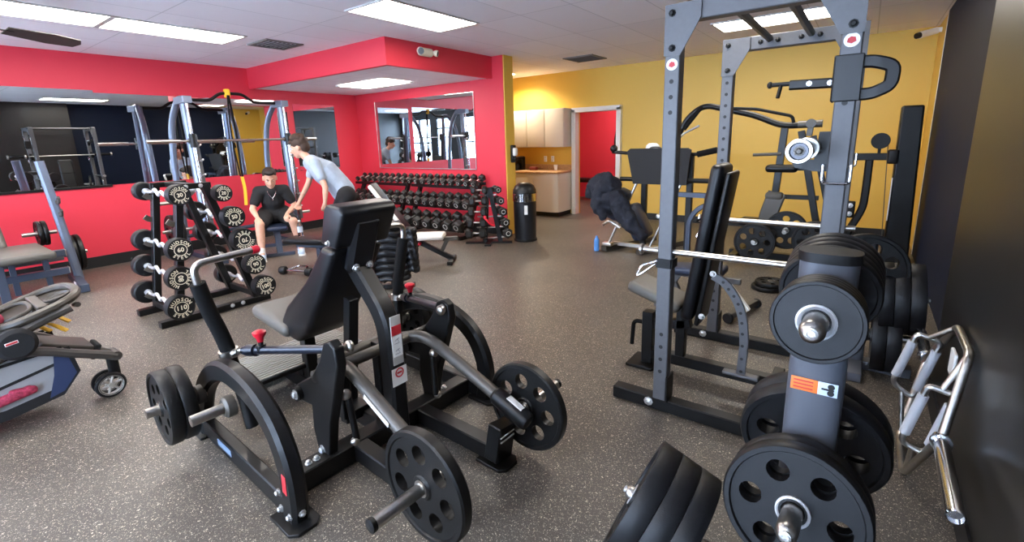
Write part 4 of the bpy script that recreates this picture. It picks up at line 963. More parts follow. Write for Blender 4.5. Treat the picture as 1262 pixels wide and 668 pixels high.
obj('black_webbing', B().path(spline([(-7.45, 3.29, 2.3), (-7.44, 3.31, 1.8), (-7.42, 3.3, 1.3), (-7.41, 3.3, 1.12)], 5), .045, .012, (0, 1, 0), .2).path(spline([(-7.44, 3.27, 2.3), (-7.43, 3.24, 1.7), (-7.41, 3.27, 1.15)], 5), .03, .012, (0, 1, 0), .2), M_foam, t)
obj('yellow_webbing', B().path(spline([(-7.41, 3.29, 1.14), (-7.4, 3.3, .95), (-7.39, 3.28, .72)], 5), .085, .014, (0, 1, 0), .2), M_yel, t)

# ================================================================== INCLINED BENCH STATION (far left)
t = thing('press_bench_station', 'steel blue press bench with upright post and grey pads at the mirror wall', 'exercise machine', (-7.6, .9, 0))
for Y in (1.26, -.2):
    p = obj('upright', B().path(fillet([(-7.62, Y + .05, .03), (-7.67, Y, .8), (-7.70, Y - .05, 1.48)], .1, 4), .085, .085, (0, 1, 0), .25), M_silver, t)
    for z in (.85, 1.0): obj('bar_catch', B().path(fillet([(-7.66, Y, z), (-7.58, Y + .02, z), (-7.55, Y + .02, z + .06)], .02, 3), .05, .02, (0, 1, 0)), M_gun, p)
    obj('base_tube', B().beam((-8.0, Y + .05, .05), (-7.0, Y - .03, .05), .08, .09), M_slate, t)
    obj('white_label', B().rbox((-7.3, Y - .044, .05), (.2, .004, .05), .001), M_lab, t) if Y > 0 else None
    sp = obj('plate_peg', B().cyl((-7.86, Y, .34), (-7.86, Y + (.22 if Y > 0 else -.2), .34), .0245, 12), M_steel, t)
    obj('peg_arm', B().beam((-7.67, Y, .36), (-7.9, Y, .34), .06, .06), M_slate, sp)
for z in (.43, .22):
    cr = obj('cross_rail', B().beam((-7.42, -.3, z), (-7.42, 1.2, z), .085, .075), M_slate, t)
    obj('end_cap', B().rbox((-7.42, 1.203, z), (.088, .012, .078), .004), M_steel, cr)
for y in (.45, .75, 1.02): obj('strut', B().beam((-7.42, y, .03), (-7.42, y, .42), .06, .05, (0, 1, 0)), M_slate, t)
obj('rear_rail', B().beam((-7.55, .2, .36), (-7.55, 1.2, .36), .06, .07), M_grey, t)
obj('seat_pad', B().rbox((-7.2, .72, .52), (.9, .62, .08), .03), M_vinyl_g, t)
obj('back_pad', B().rbox((-7.75, .62, .72), (.12, .32, .5), .04, (0, R(-38), 0)), M_vinyl_g, t)
obj('bench_leg', B().beam((-6.85, .6, .03), (-6.85, .6, .48), .07, .07, (0, 1, 0)), M_slate, t)
plate('45', (-7.86, 1.34, .34), (0, 1, 0), 'iron plate on the low peg of the press bench, inner of two', 'plates on the press bench')
plate('45', (-7.86, 1.40, .34), (0, 1, 0), 'iron plate on the low peg of the press bench, outer of two', 'plates on the press bench')
t = plate('25', (-7.95, 1.15, .62), (0, -1, 0), 'small iron plate on the upper peg of the press bench, inner of two', 'small plates on the press bench')
plate('25', (-7.95, 1.10, .62), (0, -1, 0), 'small iron plate on the upper peg of the press bench, outer of two', 'small plates on the press bench')
t = [o for o in COL.objects if o.name == 'press_bench_station'][0]
obj('plate_peg', B().cyl((-7.95, 1.26, .62), (-7.95, .95, .62), .0245, 12), M_steel, t)

# ================================================================== STROLLER
t = thing('stroller', 'black and grey child stroller with snack tray and net basket at the left edge', 'stroller', (-3.95, .3, 0))
M_tray = mat('taupe_plastic', (58, 52, 45), .4)
M_sfr = mat('dark_taupe_frame', (62, 57, 52), .5)
M_net = mat('grey_net_fabric', (150, 150, 152), .9, bump=.5, bscale=500)
M_cloth = mat('black_fabric', (26, 26, 28), .9, bump=.3, bscale=300)
def ring(c, rx, ry, n=28, p=.75): return [V((c[0] + rx * math.copysign(abs(math.cos(a)) ** p, math.cos(a)), c[1] + ry * math.copysign(abs(math.sin(a)) ** p, math.sin(a)), c[2])) for a in [2 * PI * k / n for k in range(n)]]
tilt = lambda q: V((q.x, q.y, q.z + (q.y - .45) * .30))
ty_ = B()
o_, i1 = [tilt(q) for q in ring((-4.02, .45, .655), .24, .20)], None
ty_.tube(o_, .026, 10, closed=True)
# tray floor with two wells
ty_.add([tuple(q + V((0, 0, -.012))) for q in o_], [tuple(range(28))])
ty_.beam(tilt(V((-4.2, .47, .66))), tilt(V((-3.84, .47, .66))), .05, .03)
tr_ = obj('snack_tray', ty_, M_tray, t)
obj('well_rim', B().tube([tilt(q) for q in ring((-4.02, .36, .672), .15, .075)], .012, 8, closed=True), M_sfr, tr_)
obj('cup_well', B().lathe([(.04, 0), (.062, .0), (.066, .012), (.058, .016), (.05, .006), (.04, .004)], tilt(V((-3.97, .56, .655))), (0, -.28, 1), 22, closed=True).lathe([(0, 0), (.045, 0)], tilt(V((-3.97, .56, .656))), (0, -.28, 1), 22), M_sfr, tr_)
obj('tray_hinge', B().cyl(tilt(V((-3.82, .62, .60))), tilt(V((-3.9, .62, .585))), .016, 10), M_sfr, tr_)
for x in (-3.79, -4.27):
    obj('side_arm', B().path(spline([(x, .58, .655), (x, .42, .60), (x, .30, .54), (x, .22, .44), (x, .0, .42), (x, -.35, .75)], 5), .05, .07, (1, 0, 0), .3), M_sfr, t)
    xe = -3.81 if x > -4 else -3.89
    obj('front_leg', B().path(spline([(x + (.03 if x > -4 else -.03), .1, .50), (x, .38, .44), (x * .6 + xe * .4, .55, .36), (xe, .70, .285), (xe, .74, .26)], 5), .05, .06, (1, 0, 0), .3), M_sfr, t)
    obj('rear_leg', B().beam((x, .12, .46), (x, -.42, .14), .035, .05), M_steel, t)
    wh = obj('wheel', B().lathe([(.0, -.015), (.10, -.018), (.125, -.014), (.13, 0), (.125, .014), (.10, .018), (0, .015)], (x + (.03 if x > -4 else -.03), -.42, .13), (1, 0, 0), 28), M_rub, t)
obj('caster_fork', B().rbox((-3.85, .725, .185), (.045, .06, .17), .015), M_blk, t)
for x in (-3.81, -3.89):
    c_ = V((x, .685, .082))
    wh = obj('wheel', B().lathe([(.060, -.016), (.076, -.015), (.082, -.007), (.082, .007), (.076, .015), (.060, .016)], c_, (1, 0, 0), 32, closed=True), M_rub, t)
    sp = B().lathe([(.056, -.012), (.066, -.017), (.066, .017), (.056, .012)], c_, (1, 0, 0), 32, closed=True).lathe([(0, -.018), (.016, -.017), (.018, 0), (.016, .017), (0, .018)], c_, (1, 0, 0), 18)
    for j in range(6):
        a = j * PI / 3 + .2; d = V((0, math.cos(a), math.sin(a)))
        sp.beam(c_ + d * .012, c_ + d * .060, .013, .02, (1, 0, 0))
    obj('spoked_hub', sp, mat('wheel_silver', (176, 172, 164), .35, .5), wh)
hb = obj('folding_hub', B().lathe([(0, .03), (.07, .028), (.09, .01), (.09, -.02), (0, -.02)], (-3.75, .32, .52), (1, 0, 0), 24).beam((-3.765, .1, .5), (-3.765, .36, .53), .03, .13, r=.012), M_cloth, t)
obj('hub_badge', B().rbox((-3.718, .30, .54), (.004, .055, .017), .001, (R(8), 0, 0)), M_lab, hb)
obj('badge_letters', B().rbox((-3.7155, .30, .54), (.003, .048, .011), .001, (R(8), 0, 0)), M_labr, hb)
obj('front_bar', B().cyl((-3.79, .742, .265), (-3.91, .742, .265), .03, 12), M_sfr, t)
obj('footrest', B().rbox((-4.0, .54, .385), (.26, .26, .03), .012, (R(-24), 0, 0)), M_sfr, t)
obj('toe_shield', B().rbox((-3.93, .66, .31), (.16, .03, .1), .012, (R(-30), 0, 0)), M_cloth, t)
# net basket
bs = B(); PB = [(-.35, .40), (-.35, .12), (.22, .10), (.45, .14), (.53, .24), (.50, .40)]
n = len(PB)
for x, s in ((-3.80, 1), (-4.26, -1)): pass
vs = [(x, y, z) for x in (-3.80, -4.26) for y, z in PB]
bs.add(vs, [(0, 1, 2, 3, 4, 5), (11, 10, 9, 8, 7, 6), (1, 7, 8, 2), (2, 8, 9, 3), (3, 9, 10, 4), (4, 10, 11, 5), (0, 6, 7, 1)])
bk = obj('net_basket', bs, M_net, t)
for x in (-3.797, -4.263):
    obj('basket_trim', B().path([(x, -.35, .13), (x, .22, .11), (x, .45, .15), (x, .53, .25), (x, .505, .41)], .06, .008, (1, 0, 0)), M_cloth, bk)
    obj('basket_trim', B().path([(x, -.35, .26), (x, .1, .25), (x, .52, .34)], .016, .008, (1, 0, 0)), M_cloth, bk)
    obj('basket_trim', B().path([(x, -.35, .41), (x, .1, .39), (x, .50, .42)], .016, .008, (1, 0, 0)), M_cloth, bk)
obj('corner_panel', B().prism([(.40, .13), (.47, .15), (.54, .24), (.51, .40), (.46, .40), (.44, .26)], (-3.793, 0, 0), (0, 1, 0), (0, 0, 1), .006), mat('navy_fabric', (40, 52, 84), .9), bk)
obj('seat_fabric', B().rbox((-4.03, -.05, .52), (.40, .45, .08), .03).rbox((-4.03, -.36, .80), (.40, .08, .5), .03, (R(20), 0, 0)), M_cloth, t)
for y, x in ((.42, -3.88), (.36, -3.96), (.47, -4.08)):
    obj('safety_strap', B().path(spline([(x, y - .18, .575), (x + .02, y - .04, .60), (x, y + .06, .56), (x + .04, y + .13, .50)], 5), .035, .008, (0, 0, 1)), M_yel, t)
m_toy = mat('pink_print_cloth', (168, 52, 78), .8, noise=.5, nscale=60)
single('folded_blanket', B().rbox((-3.79, .22, .205), (.06, .26, .055), .024, (R(9), 0, 0)).rbox((-3.785, .30, .225), (.05, .12, .045), .02, (R(-8), 0, 0)), m_toy, 'pink printed blanket bulging from the stroller basket', 'blanket')
single('cream_toy', B().rbox((-3.783, .12, .175), (.05, .13, .045), .02, (R(8), 0, 0)), mat('cream_cloth', (228, 200, 140), .8), 'cream soft toy lying beside the pink blanket in the stroller', 'toy')
single('floral_cloth', B().rbox((-3.95, .22, .64), (.2, .16, .07), .03, (R(15), 0, .2)), mat('floral_cloth', (168, 60, 84), .8, noise=.6, nscale=45), 'red floral cloth on the stroller seat behind the snack tray', 'cloth')
# ================================================================== DUMBBELLS
M_hexm = mat('hex_rubber', (27, 26, 25), .5, bump=.15, bscale=250)
_db = {}
def dumbbell(r, hl, loc, rz, label, group, tilt=0):
    """hexagonal heads; axis along local Y"""
    k = (round(r, 4), hl)
    if k not in _db:
        t = thing('dumbbell', label, 'dumbbell', (0, 0, 0), group=group, world=False)
        obj('handle', B().tube([(0, -hl / 2, 0), (0, -hl * .3, 0), (0, 0, 0), (0, hl * .3, 0), (0, hl / 2, 0)], [.012, .0135, .0165, .0135, .012], 10), M_steel, t)
        for s in (-1, 1):
            w = r * 1.25; y0 = s * hl / 2
            b = B(); R6 = [(math.cos(PI / 6 + k2 * PI / 3), math.sin(PI / 6 + k2 * PI / 3)) for k2 in range(6)]
            b.add([(a * r * f, y0 + s * d, c * r * f) for f, d in ((.7, 0), (1, w * .2), (1, w * .8), (.75, w)) for a, c in R6],
                  [(i * 6 + j, i * 6 + (j + 1) % 6, (i + 1) * 6 + (j + 1) % 6, (i + 1) * 6 + j) for i in range(3) for j in range(6)] + [tuple(range(5, -1, -1)), tuple(range(18, 24))])
            h = obj('hex_head', b, M_hexm, t, sharp=30)
            obj('face_ring', B().lathe([(r * .36, .0006), (r * .44, .0006), (r * .44, -.001), (r * .36, -.001)], (0, y0 + s * w, 0), (0, s, 0), 14, closed=True), M_lab, h)
        _db[k] = t
    else: t = dup(_db[k], label=label, group=group)
    t.location = loc; t.rotation_euler = (R(tilt), 0, rz)
    return t
ORD = ['first', 'second', 'third', 'fourth', 'fifth', 'sixth', 'seventh', 'eighth', 'ninth', 'tenth', 'eleventh', 'twelfth', 'thirteenth', 'fourteenth', 'fifteenth', 'sixteenth', 'seventeenth', 'eighteenth', 'nineteenth', 'twentieth']
tiers = [('top', 5.93, .90, 19, .048, .068, 'small'), ('middle', 5.74, .58, 17, .062, .088, 'medium'), ('bottom', 5.52, .27, 14, .08, .104, 'large')]
for half, (xa, xb) in enumerate(((-8.25, -6.72), (-6.60, -5.0))):
    t = thing('dumbbell_rack', ['black three tier dumbbell rack close to the red corner', 'black three tier dumbbell rack below the middle of the mirror'][half], 'dumbbell rack', ((xa + xb) / 2, 5.75, 0), group='three tier dumbbell racks')
    for x in (xa + .12, xb - .1):
        obj('leg', B().beam((x, 5.42, .03), (x, 6.08, .03), .07, .06), M_blk, t)
        obj('leg', B().beam((x, 5.62, .05), (x, 5.99, .86), .07, .06, (1, 0, 0)), M_blk, t)
    for n_, y, z, *_ in tiers:
        sh = obj('shelf', B().box((0, 0, 0), (0, 0, 0)) if False else B().beam((xa, y - .09, z - .098 - (.015 if z < .5 else 0)), (xb, y - .09, z - .098 - (.015 if z < .5 else 0)), .03, .05).beam((xa, y + .09, z - .04), (xb, y + .09, z - .04), .03, .05), M_blk, t)
        for x in (xa + .12, xb - .1): obj('shelf_bracket', B().beam((x, y - .1, z - .105), (x, y + .12, z - .05), .05, .03), M_blk, sh)
for n_, y, z, cnt, r0, r1, sz in tiers:
    xa, xb = -8.18, -5.08
    for k in range(cnt):
        u = k / (cnt - 1); r = r0 + (r1 - r0) * round(u * 5) / 5
        x = xa + (xb - xa) * u
        dumbbell(r, .125, (x, y, z + .012), R(random.uniform(-3, 3)), '%s hex dumbbell on the %s shelf, %s from the red corner' % (sz, n_, ORD[k]), 'hex dumbbells on the %s shelf' % n_, 20)
# upright dumbbell tower
t = thing('dumbbell_tower', 'black A-shaped dumbbell tower beside the trash can', 'dumbbell rack', (-4.55, 5.55, 0))
c0 = V((-4.62, 5.5, 0))
dx = V((.83, .56, 0)).normalized(); dy = V((-dx.y, dx.x, 0))
obj('base', B().beam(c0 - dx * .3, c0 + dx * .42, .1, .05).beam(c0 + dx * .06 - dy * .25, c0 + dx * .06 + dy * .25, .1, .05), M_blk, t)
obj('post', B().beam(c0 + dx * .0 + V((0, 0, .02)), c0 + dx * .06 + V((0, 0, .86)), .07, .07, tuple(dy)), M_blk, t)
obj('post', B().beam(c0 + dx * .24 + V((0, 0, .02)), c0 + dx * .1 + V((0, 0, .86)), .07, .07, tuple(dy)), M_blk, t)
th_ = math.atan2(dx.y, dx.x)
for k in range(5):
    z = .1 + k * .165
    for s in (-1, 1):
        off = (.20 - .018 * k) if s < 0 else (.25 - .03 * k)
        p = c0 + dx * (.07 + s * off) - dy * (.07 if s < 0 else .02) + V((0, 0, z + .02))
        obj('cradle', B().beam(c0 + dx * .07 + V((0, 0, z - .02)), p + V((0, 0, -.025)), .04, .02), M_steel, t)
        dumbbell([.082, .077, .072, .066, .058][k], .10, p + V((0, 0, .05)), (th_ - PI / 2 if s < 0 else th_ + R(20)), 'small hex dumbbell on the tower, %s up, on the %s side' % (ORD[k], 'rack' if s < 0 else 'trash can'), 'hex dumbbells on the tower')
single('red_band', B().tube(spline([c0 + V(q) for q in ((.13, -.14, .42), (.17, -.13, .38), (.2, -.1, .33), (.25, -.06, .30))], 5), .018, 8).ell(c0 + V((.13, -.14, .43)), (.03, .02, .03)), M_redk, 'red band looped on the dumbbell tower', 'band')

# ================================================================== BENCHES ON THE OPEN FLOOR
t = thing('adjustable_bench', 'pale cushioned adjustable bench with black legs in front of the dumbbells', 'bench', (-4.55, 4.2, 0))
d = V((.80, .57, 0)).normalized(); n_ = V((-d.y, d.x, 0)); o_ = V((-4.68, 4.09, 0))
Mx = Matrix((d, n_, V((0, 0, 1)))).transposed()
obj('seat_pad', B().rbox(o_ + d * .22 + V((0, 0, .355)), (.42, .29, .075), .035, Mx), M_vinyl_w, t, sharp=60)
rot = Mx @ Matrix.Rotation(R(55), 3, 'Y')
bkp = obj('back_pad', B().rbox(o_ - d * .24 + V((0, 0, .72)), (.82, .25, .06), .025, rot), M_vinyl, t, sharp=60)
obj('pale_edge', B().rbox(o_ - d * .24 - n_ * .13 + V((0, 0, .72)), (.80, .06, .05), .02, rot), M_vinyl_w, bkp)
obj('front_tube', B().beam(o_ + d * .4 + V((0, 0, .315)), o_ + d * .60 + V((0, 0, .32)), .05, .05), M_gun, t)
obj('main_leg', B().beam(o_ + d * .05 + V((0, 0, .3)), o_ + d * .52 + V((0, 0, .04)), .06, .06), M_blk, t)
obj('cross_foot', B().beam(o_ + d * .5 - n_ * .2 + V((0, 0, .025)), o_ + d * .5 + n_ * .2 + V((0, 0, .025)), .07, .05), M_blk, t)
obj('front_strut', B().beam(o_ + d * .46 + V((0, 0, .31)), o_ + d * .36 + V((0, 0, .12)), .05, .05), M_gun, t)
obj('rear_leg', B().beam(o_ - d * .1 + V((0, 0, .3)), o_ - d * .45 + V((0, 0, .04)), .06, .06), M_blk, t)
obj('rear_foot', B().beam(o_ - d * .45 - n_ * .25 + V((0, 0, .025)), o_ - d * .45 + n_ * .25 + V((0, 0, .025)), .07, .05), M_blk, t)
obj('hinge_box', B().rbox(o_ + V((0, 0, .28)), (.18, .1, .12), .02, Mx), M_blk, t)
obj('red_adjuster', B().lathe([(0, .05), (.02, .045), (.024, .0), (0, 0)], o_ + d * .1 - n_ * .05 + V((0, 0, .27)), tuple(-n_), 12), M_redk, t)

t = thing('jacket_bench', 'dark incline bench hidden under a puffer jacket', 'bench', (-4.05, 3.2, 0))
obj('back_pad', B().rbox((-4.02, 3.2, .46), (.1, .28, .62), .03, (0, R(-12), R(30))), M_vinyl, t)
obj('frame', B().beam((-4.0, 3.2, .03), (-4.05, 3.22, .4), .06, .06, (0, 1, 0)).beam((-4.2, 3.05, .03), (-3.85, 3.35, .03), .07, .05), M_blk, t)
# quilted jacket: rows of puffed baffles hanging from the shoulders
f_ = V((.78, -.62, 0)); l_ = V((.62, .78, 0)); jc = V((-3.93, 3.12, 0))
M_puf = mat('black_quilted_nylon', (20, 21, 25), .42, 0, .35, bump=.35, bscale=70)
def quilt(w, depth, z0, z1, rows, cx, name, par, taper=.15):
    b = B(); N = 26; vs = []
    M_ = rows * 6
    for i in range(M_ + 1):
        u = i / M_; z = z0 + (z1 - z0) * u
        puff = .82 + .18 * abs(math.sin(PI * rows * u)) ** .5
        ww = w * (1 - taper * (1 - u)) * puff if u < .98 else w * .5; dd = depth * puff * (1 if u < .98 else .4)
        for j in range(N):
            a = 2 * PI * j / N
            q = jc + l_ * (cx + ww * math.cos(a)) + f_ * (dd * math.sin(a) + .012 * math.sin(5 * a + 7 * u))
            vs.append((q.x, q.y, z + .012 * math.sin(3 * a + 2)))
    b.add(vs, [(i * N + j, i * N + (j + 1) % N, (i + 1) * N + (j + 1) % N, (i + 1) * N + j) for i in range(M_) for j in range(N)] + [tuple(range(N - 1, -1, -1)), tuple(range(M_ * N, (M_ + 1) * N))])
    return obj(name, b, M_puf, par, sharp=80)
t = thing('puffer_jacket', 'black quilted puffer jacket hung over a bench behind the press machine', 'jacket', (-3.93, 3.12, .1))
quilt(.20, .12, .76, .12, 9, 0, 'body', t, .3)
quilt(.075, .08, .68, .2, 7, .22, 'sleeve', t, .1)
quilt(.075, .08, .68, .25, 7, -.21, 'sleeve', t, .1)

t = thing('flat_bench', 'long grey topped flat bench with a water bottle on it', 'bench', (-5.6, 3.2, 0))
d = V((.93, .37, 0)).normalized(); n_ = V((-d.y, d.x, 0)); Mx = Matrix((d, n_, V((0, 0, 1)))).transposed(); o_ = V((-5.9, 3.1, 0))
obj('pad', B().rbox(o_ + d * .55 + V((0, 0, .375)), (1.15, .28, .075), .03, Mx), M_vinyl, t, sharp=60)
obj('beam', B().beam(o_ + d * .1 + V((0, 0, .31)), o_ + d * 1.0 + V((0, 0, .31)), .07, .05), M_slate, t)
for u in (.42, .98):
    obj('leg', B().beam(o_ + d * u + V((0, 0, .3)), o_ + d * u + V((0, 0, .04)), .06, .06, tuple(d)).beam(o_ + d * u - n_ * .22 + V((0, 0, .025)), o_ + d * u + n_ * .22 + V((0, 0, .025)), .06, .05), M_slate, t)
bo = o_ + d * .14 + n_ * .03 + V((0, 0, .4135))
t = thing('water_bottle', 'clear water bottle standing on the end of the flat bench', 'bottle', bo)
obj('body', B().lathe([(0, 0), (.03, 0), (.033, .01), (.033, .06), (.029, .085), (.033, .11), (.033, .145), (.024, .175), (.013, .19), (.013, .2), (0, .2)], bo, n=20), glassy('clear_plastic', (235, 240, 245), .05, 1.2), t)
obj('label_band', B().lathe([(.0335, .06), (.0335, .13)], bo, n=20), mat('pale_label', (205, 215, 228), .5), t)
obj('cap', B().lathe([(.014, .195), (.0145, .215), (0, .216)], bo, n=14), M_white, t)

t = thing('flat_bench', 'navy bench under the seated man in black', 'bench', (-7.1, 3.55, 0))
d = V((.90, -.44, 0)).normalized(); n_ = V((-d.y, d.x, 0)); Mx = Matrix((d, n_, V((0, 0, 1)))).transposed(); o_ = V((-7.35, 3.66, 0))
obj('pad', B().rbox(o_ + d * .25 + V((0, 0, .40)), (.95, .29, .07), .03, Mx), M_navyv, t, sharp=60)
obj('leg', B().beam(o_ + d * .6 + V((0, 0, .36)), o_ + d * .68 + V((0, 0, .03)), .08, .07, tuple(d)).beam(o_ + d * .68 - n_ * .2 + V((0, 0, .025)), o_ + d * .68 + n_ * .2 + V((0, 0, .025)), .07, .05), M_slate, t)
obj('leg', B().beam(o_ - d * .1 + V((0, 0, .36)), o_ - d * .12 + V((0, 0, .03)), .08, .07, tuple(d)).beam(o_ - d * .12 - n_ * .2 + V((0, 0, .025)), o_ - d * .12 + n_ * .2 + V((0, 0, .025)), .07, .05), M_slate, t)
obj('frame', B().beam(o_ - d * .1 + V((0, 0, .33)), o_ + d * .62 + V((0, 0, .34)), .07, .06), M_slate, t)

# chrome cable grip lying on the floor
t = thing('cable_grip', 'small chrome and black grip lying on the floor behind the press seat', 'grip', (-5.5, 2.92, 0))
for y, x in ((2.86, -5.72), (2.98, -5.34)): obj('rubber_end', B().lathe([(0, -.04), (.045, -.038), (.05, -.02), (.05, .02), (.045, .038), (0, .04)], (x, y, .05), (.5, .25, 0), 18), M_rub, t)
obj('chrome_bar', B().cyl((-5.72, 2.86, .05), (-5.34, 2.98, .05), .015, 10).tube(fillet([(-5.66, 2.88, .05), (-5.6, 3.0, .09), (-5.45, 3.04, .09), (-5.4, 2.96, .05)], .03, 4), .012, 8), M_chrome, t)
# ================================================================== PEOPLE
M_skin = mat('skin', (206, 158, 134), .5, noise=.08, nscale=25)
M_hair = mat('dark_hair', (38, 28, 24), .7, bump=.8, bscale=90)
M_hairb = mat('brown_curly_hair', (58, 40, 30), .75, bump=1., bscale=60)
M_tee = mat('black_cotton', (28, 28, 31), .9, bump=.2, bscale=120)
M_teeb = mat('pale_blue_grey_cotton', (158, 170, 186), .9, noise=.12, nscale=9, bump=.2, bscale=120)
M_short = mat('black_shorts', (22, 22, 25), .85, bump=.2, bscale=90)
M_shoe = mat('pale_blue_shoe', (176, 194, 216), .6)
M_sock = mat('white_sock', (222, 220, 216), .8)

def hand(w, tip, palm_n, thumb_side, curl=.3):
    """palm plus five unequal fingers; w wrist, tip direction of the fingers, palm_n outwards from the palm"""
    w = V(w); d = (V(tip) - w).normalized(); n = (V(palm_n) - d * V(palm_n).dot(d)).normalized(); s = d.cross(n) * thumb_side
    out = [('t', [w, w + d * .03], [.024, .026])]
    for k in range(4): out.append(('t', [w + d * .02 + s * (.022 - .015 * k) * .6, w + d * .085 + s * (.027 - .018 * k)], [.017, .0125]))
    for k, L in enumerate((.068, .078, .072, .056)):
        a = w + d * .082 + s * (.027 - .018 * k); c1 = .25 + curl; c2 = .7 + curl * 1.5
        p1 = a + (d * math.cos(c1) + n * math.sin(c1)) * L * .45; p2 = p1 + (d * math.cos(c2) + n * math.sin(c2)) * L * .55
        out.append(('t', [a, p1, p2], [.0105, .0095, .0075]))
    a = w + d * .03 + s * .022; p1 = a + (d * .7 + s * .7) * .035 + n * .008; p2 = p1 + (d * .9 + s * .25) * .034 + n * .012
    out.append(('t', [a, p1, p2], [.0145, .012, .009]))
    return out

def head(c, f, u, k=1.13):
    """skull, jaw, nose, brows, lips, ears; c centre, f face direction, u up"""
    c = V(c); f = V(f).normalized(); u = (V(u) - f * V(u).dot(f)).normalized(); l = u.cross(f); M_ = Matrix((l, f, u)).transposed()
    P = lambda a, b_, d: c + (l * a + f * b_ + u * d) * k
    sh = [('e', P(0, -.012, .03), (.077, .098, .088), M_), ('e', P(0, .02, -.03), (.064, .078, .085), M_), ('e', P(0, .055, -.092), (.034, .032, .024), M_),
          ('t', [P(0, .092, .015), P(0, .112, -.03)], [.010, .0155]), ('e', P(.012, .1, -.034), (.01, .01, .008), M_), ('e', P(-.012, .1, -.034), (.01, .01, .008), M_),
          ('e', P(.032, .083, .026), (.024, .012, .009), M_), ('e', P(-.032, .083, .026), (.024, .012, .009), M_),
          ('e', P(0, .093, -.063), (.022, .010, .006), M_), ('e', P(0, .091, -.074), (.018, .010, .007), M_),
          ('e', P(.079, -.012, .0), (.010, .022, .034), M_), ('e', P(-.079, -.012, .0), (.010, .022, .034), M_)]
    sh = [(q[0], q[1], tuple(x * k for x in q[2]), q[3]) if q[0] == 'e' else (q[0], q[1], [x * k for x in q[2]]) for q in sh]
    return sh, P, M_

def eyes(P, M_, par):
    for s in (-1, 1):
        e = obj('eye', B().ell(P(s * .031, .078, .006), (.0115, .0115, .0095), M_, 14, 10), mat('eye_white', (232, 226, 220), .2), par)
        obj('iris', B().ell(P(s * .031, .0865, .004), (.0055, .004, .0055), M_, 12, 8), mat('iris_brown', (50, 32, 22), .2), e)
        obj('eyebrow', B().tube([P(s * .012, .094, .026), P(s * .03, .093, .033), P(s * .048, .08, .028)], [.003, .0042, .002], 8), M_hair, par)

# ---- seated man in black
f = V((.90, -.44, 0)).normalized(); r = V((-.44, -.90, 0)).normalized()     # facing; his right
Z = lambda z: V((0, 0, z))
hip = V((-7.12, 3.55, .56)); che = V((-7.06, 3.52, .80)); nk = V((-7.0, 3.49, .985)); hc = V((-6.95, 3.465, 1.105))
t = thing('person', 'seated man in black t-shirt and chain, hands on knees', 'person', (-7.0, 3.5, 0))
sR, sL = nk + r * .168 + Z(-.06), nk - r * .168 + Z(-.06)
eR, eL = V((-7.04, 3.20, .685)), V((-6.87, 3.745, .685))
kR, kL = V((-6.755, 3.135, .49)), V((-6.60, 3.545, .49))
wR, wL = kR + V((-.075, .02, .095)), kL + V((-.10, -.03, .10))
aR, aL = V((-6.72, 3.10, .085)), V((-6.62, 3.62, .085))
hR, hL = hip + r * .10, hip - r * .10
hd, PH, HM = head(hc, f + V((0, 0, -.42)), (.2, -.1, 1))
hands = hand(wR, wR + V((.11, -.02, -.05)), (.3, 0, -1), -1, .35) + hand(wL, wL + V((.09, -.07, -.04)), (.3, 0, -1), 1, .3)
body = hd + hands + [('t', [hip + Z(-.03), hip + Z(.1), che, nk + Z(-.06)], [.135, .13, .145, .10]), ('t', [hR, hL], [.115, .115]), ('t', [sR, sL], [.07, .07]),
    ('t', [nk + Z(-.04), hc + Z(-.05) - f * .02], [.062, .055])]
for h, k, a, s_, e, w_ in ((hR, kR, aR, sR, eR, wR), (hL, kL, aL, sL, eL, wL)):
    body += [('t', [h, h.lerp(k, .5), k], [.10, .082, .062]), ('t', [k, k.lerp(a, .35), a], [.06, .058, .036]), ('t', [a, a + f * .1 + Z(-.045), a + f * .17 + Z(-.05)], [.036, .036, .028]),
             ('t', [s_, s_.lerp(e, .5), e], [.058, .05, .041]), ('t', [e, e.lerp(w_, .35), w_], [.042, .041, .026])]
blend('body', body, M_skin, t, .0085)
eyes(PH, HM, t)
tee = [('t', [hip + Z(.0), hip + Z(.1), che, nk + Z(-.065)], [.158, .152, .165, .112]), ('t', [sR, sL], [.085, .085]), ('t', [hip + r * .07 + f * .06 + Z(.0), hip - r * .07 + f * .06 + Z(.0)], [.13, .13])]
for s_, e in ((sR, eR), (sL, eL)): tee.append(('t', [s_, s_.lerp(e, .35), s_.lerp(e, .62)], [.08, .076, .070]))
blend('t_shirt', tee, M_tee, t, .010)
blend('shorts', [('t', [hR, hL], [.14, .14])] + [('t', [h, h.lerp(k, .5), h.lerp(k, .84)], [.125, .108, .092]) for h, k in ((hR, kR), (hL, kL))], M_short, t, .010)
blend('hair', [('e', PH(0, -.03, .066), (.096, .104, .088), HM), ('e', PH(0, .035, .108), (.075, .068, .042), HM), ('e', PH(.0, -.07, .01), (.082, .055, .08), HM)], M_hair, t, .008, 2)
for a, n_ in ((aR, 'shoe'), (aL, 'shoe')):
    sh_ = blend(n_, [('t', [a + f * -.035 + Z(-.035), a + f * .07 + Z(-.042), a + f * .17 + Z(-.048)], [.05, .046, .035]), ('t', [a + Z(-.02), a + Z(.01)], [.046, .044]), ('e', a + f * .14 + r * .01 + Z(-.05), (.05, .05, .03))], M_shoe, t, .008)
    obj('sole', B().prism([(-.085, -.035), (-.06, -.048), (.08, -.046), (.19, -.05), (.215, -.02), (.215, .02), (.19, .05), (.08, .046), (-.06, .048), (-.085, .035)], a + Z(-.076), f, -r, .02), M_white, sh_)
    blend('sock', [('t', [a + Z(-.01), a + Z(.06)], [.044, .046])], M_sock, t, .008)
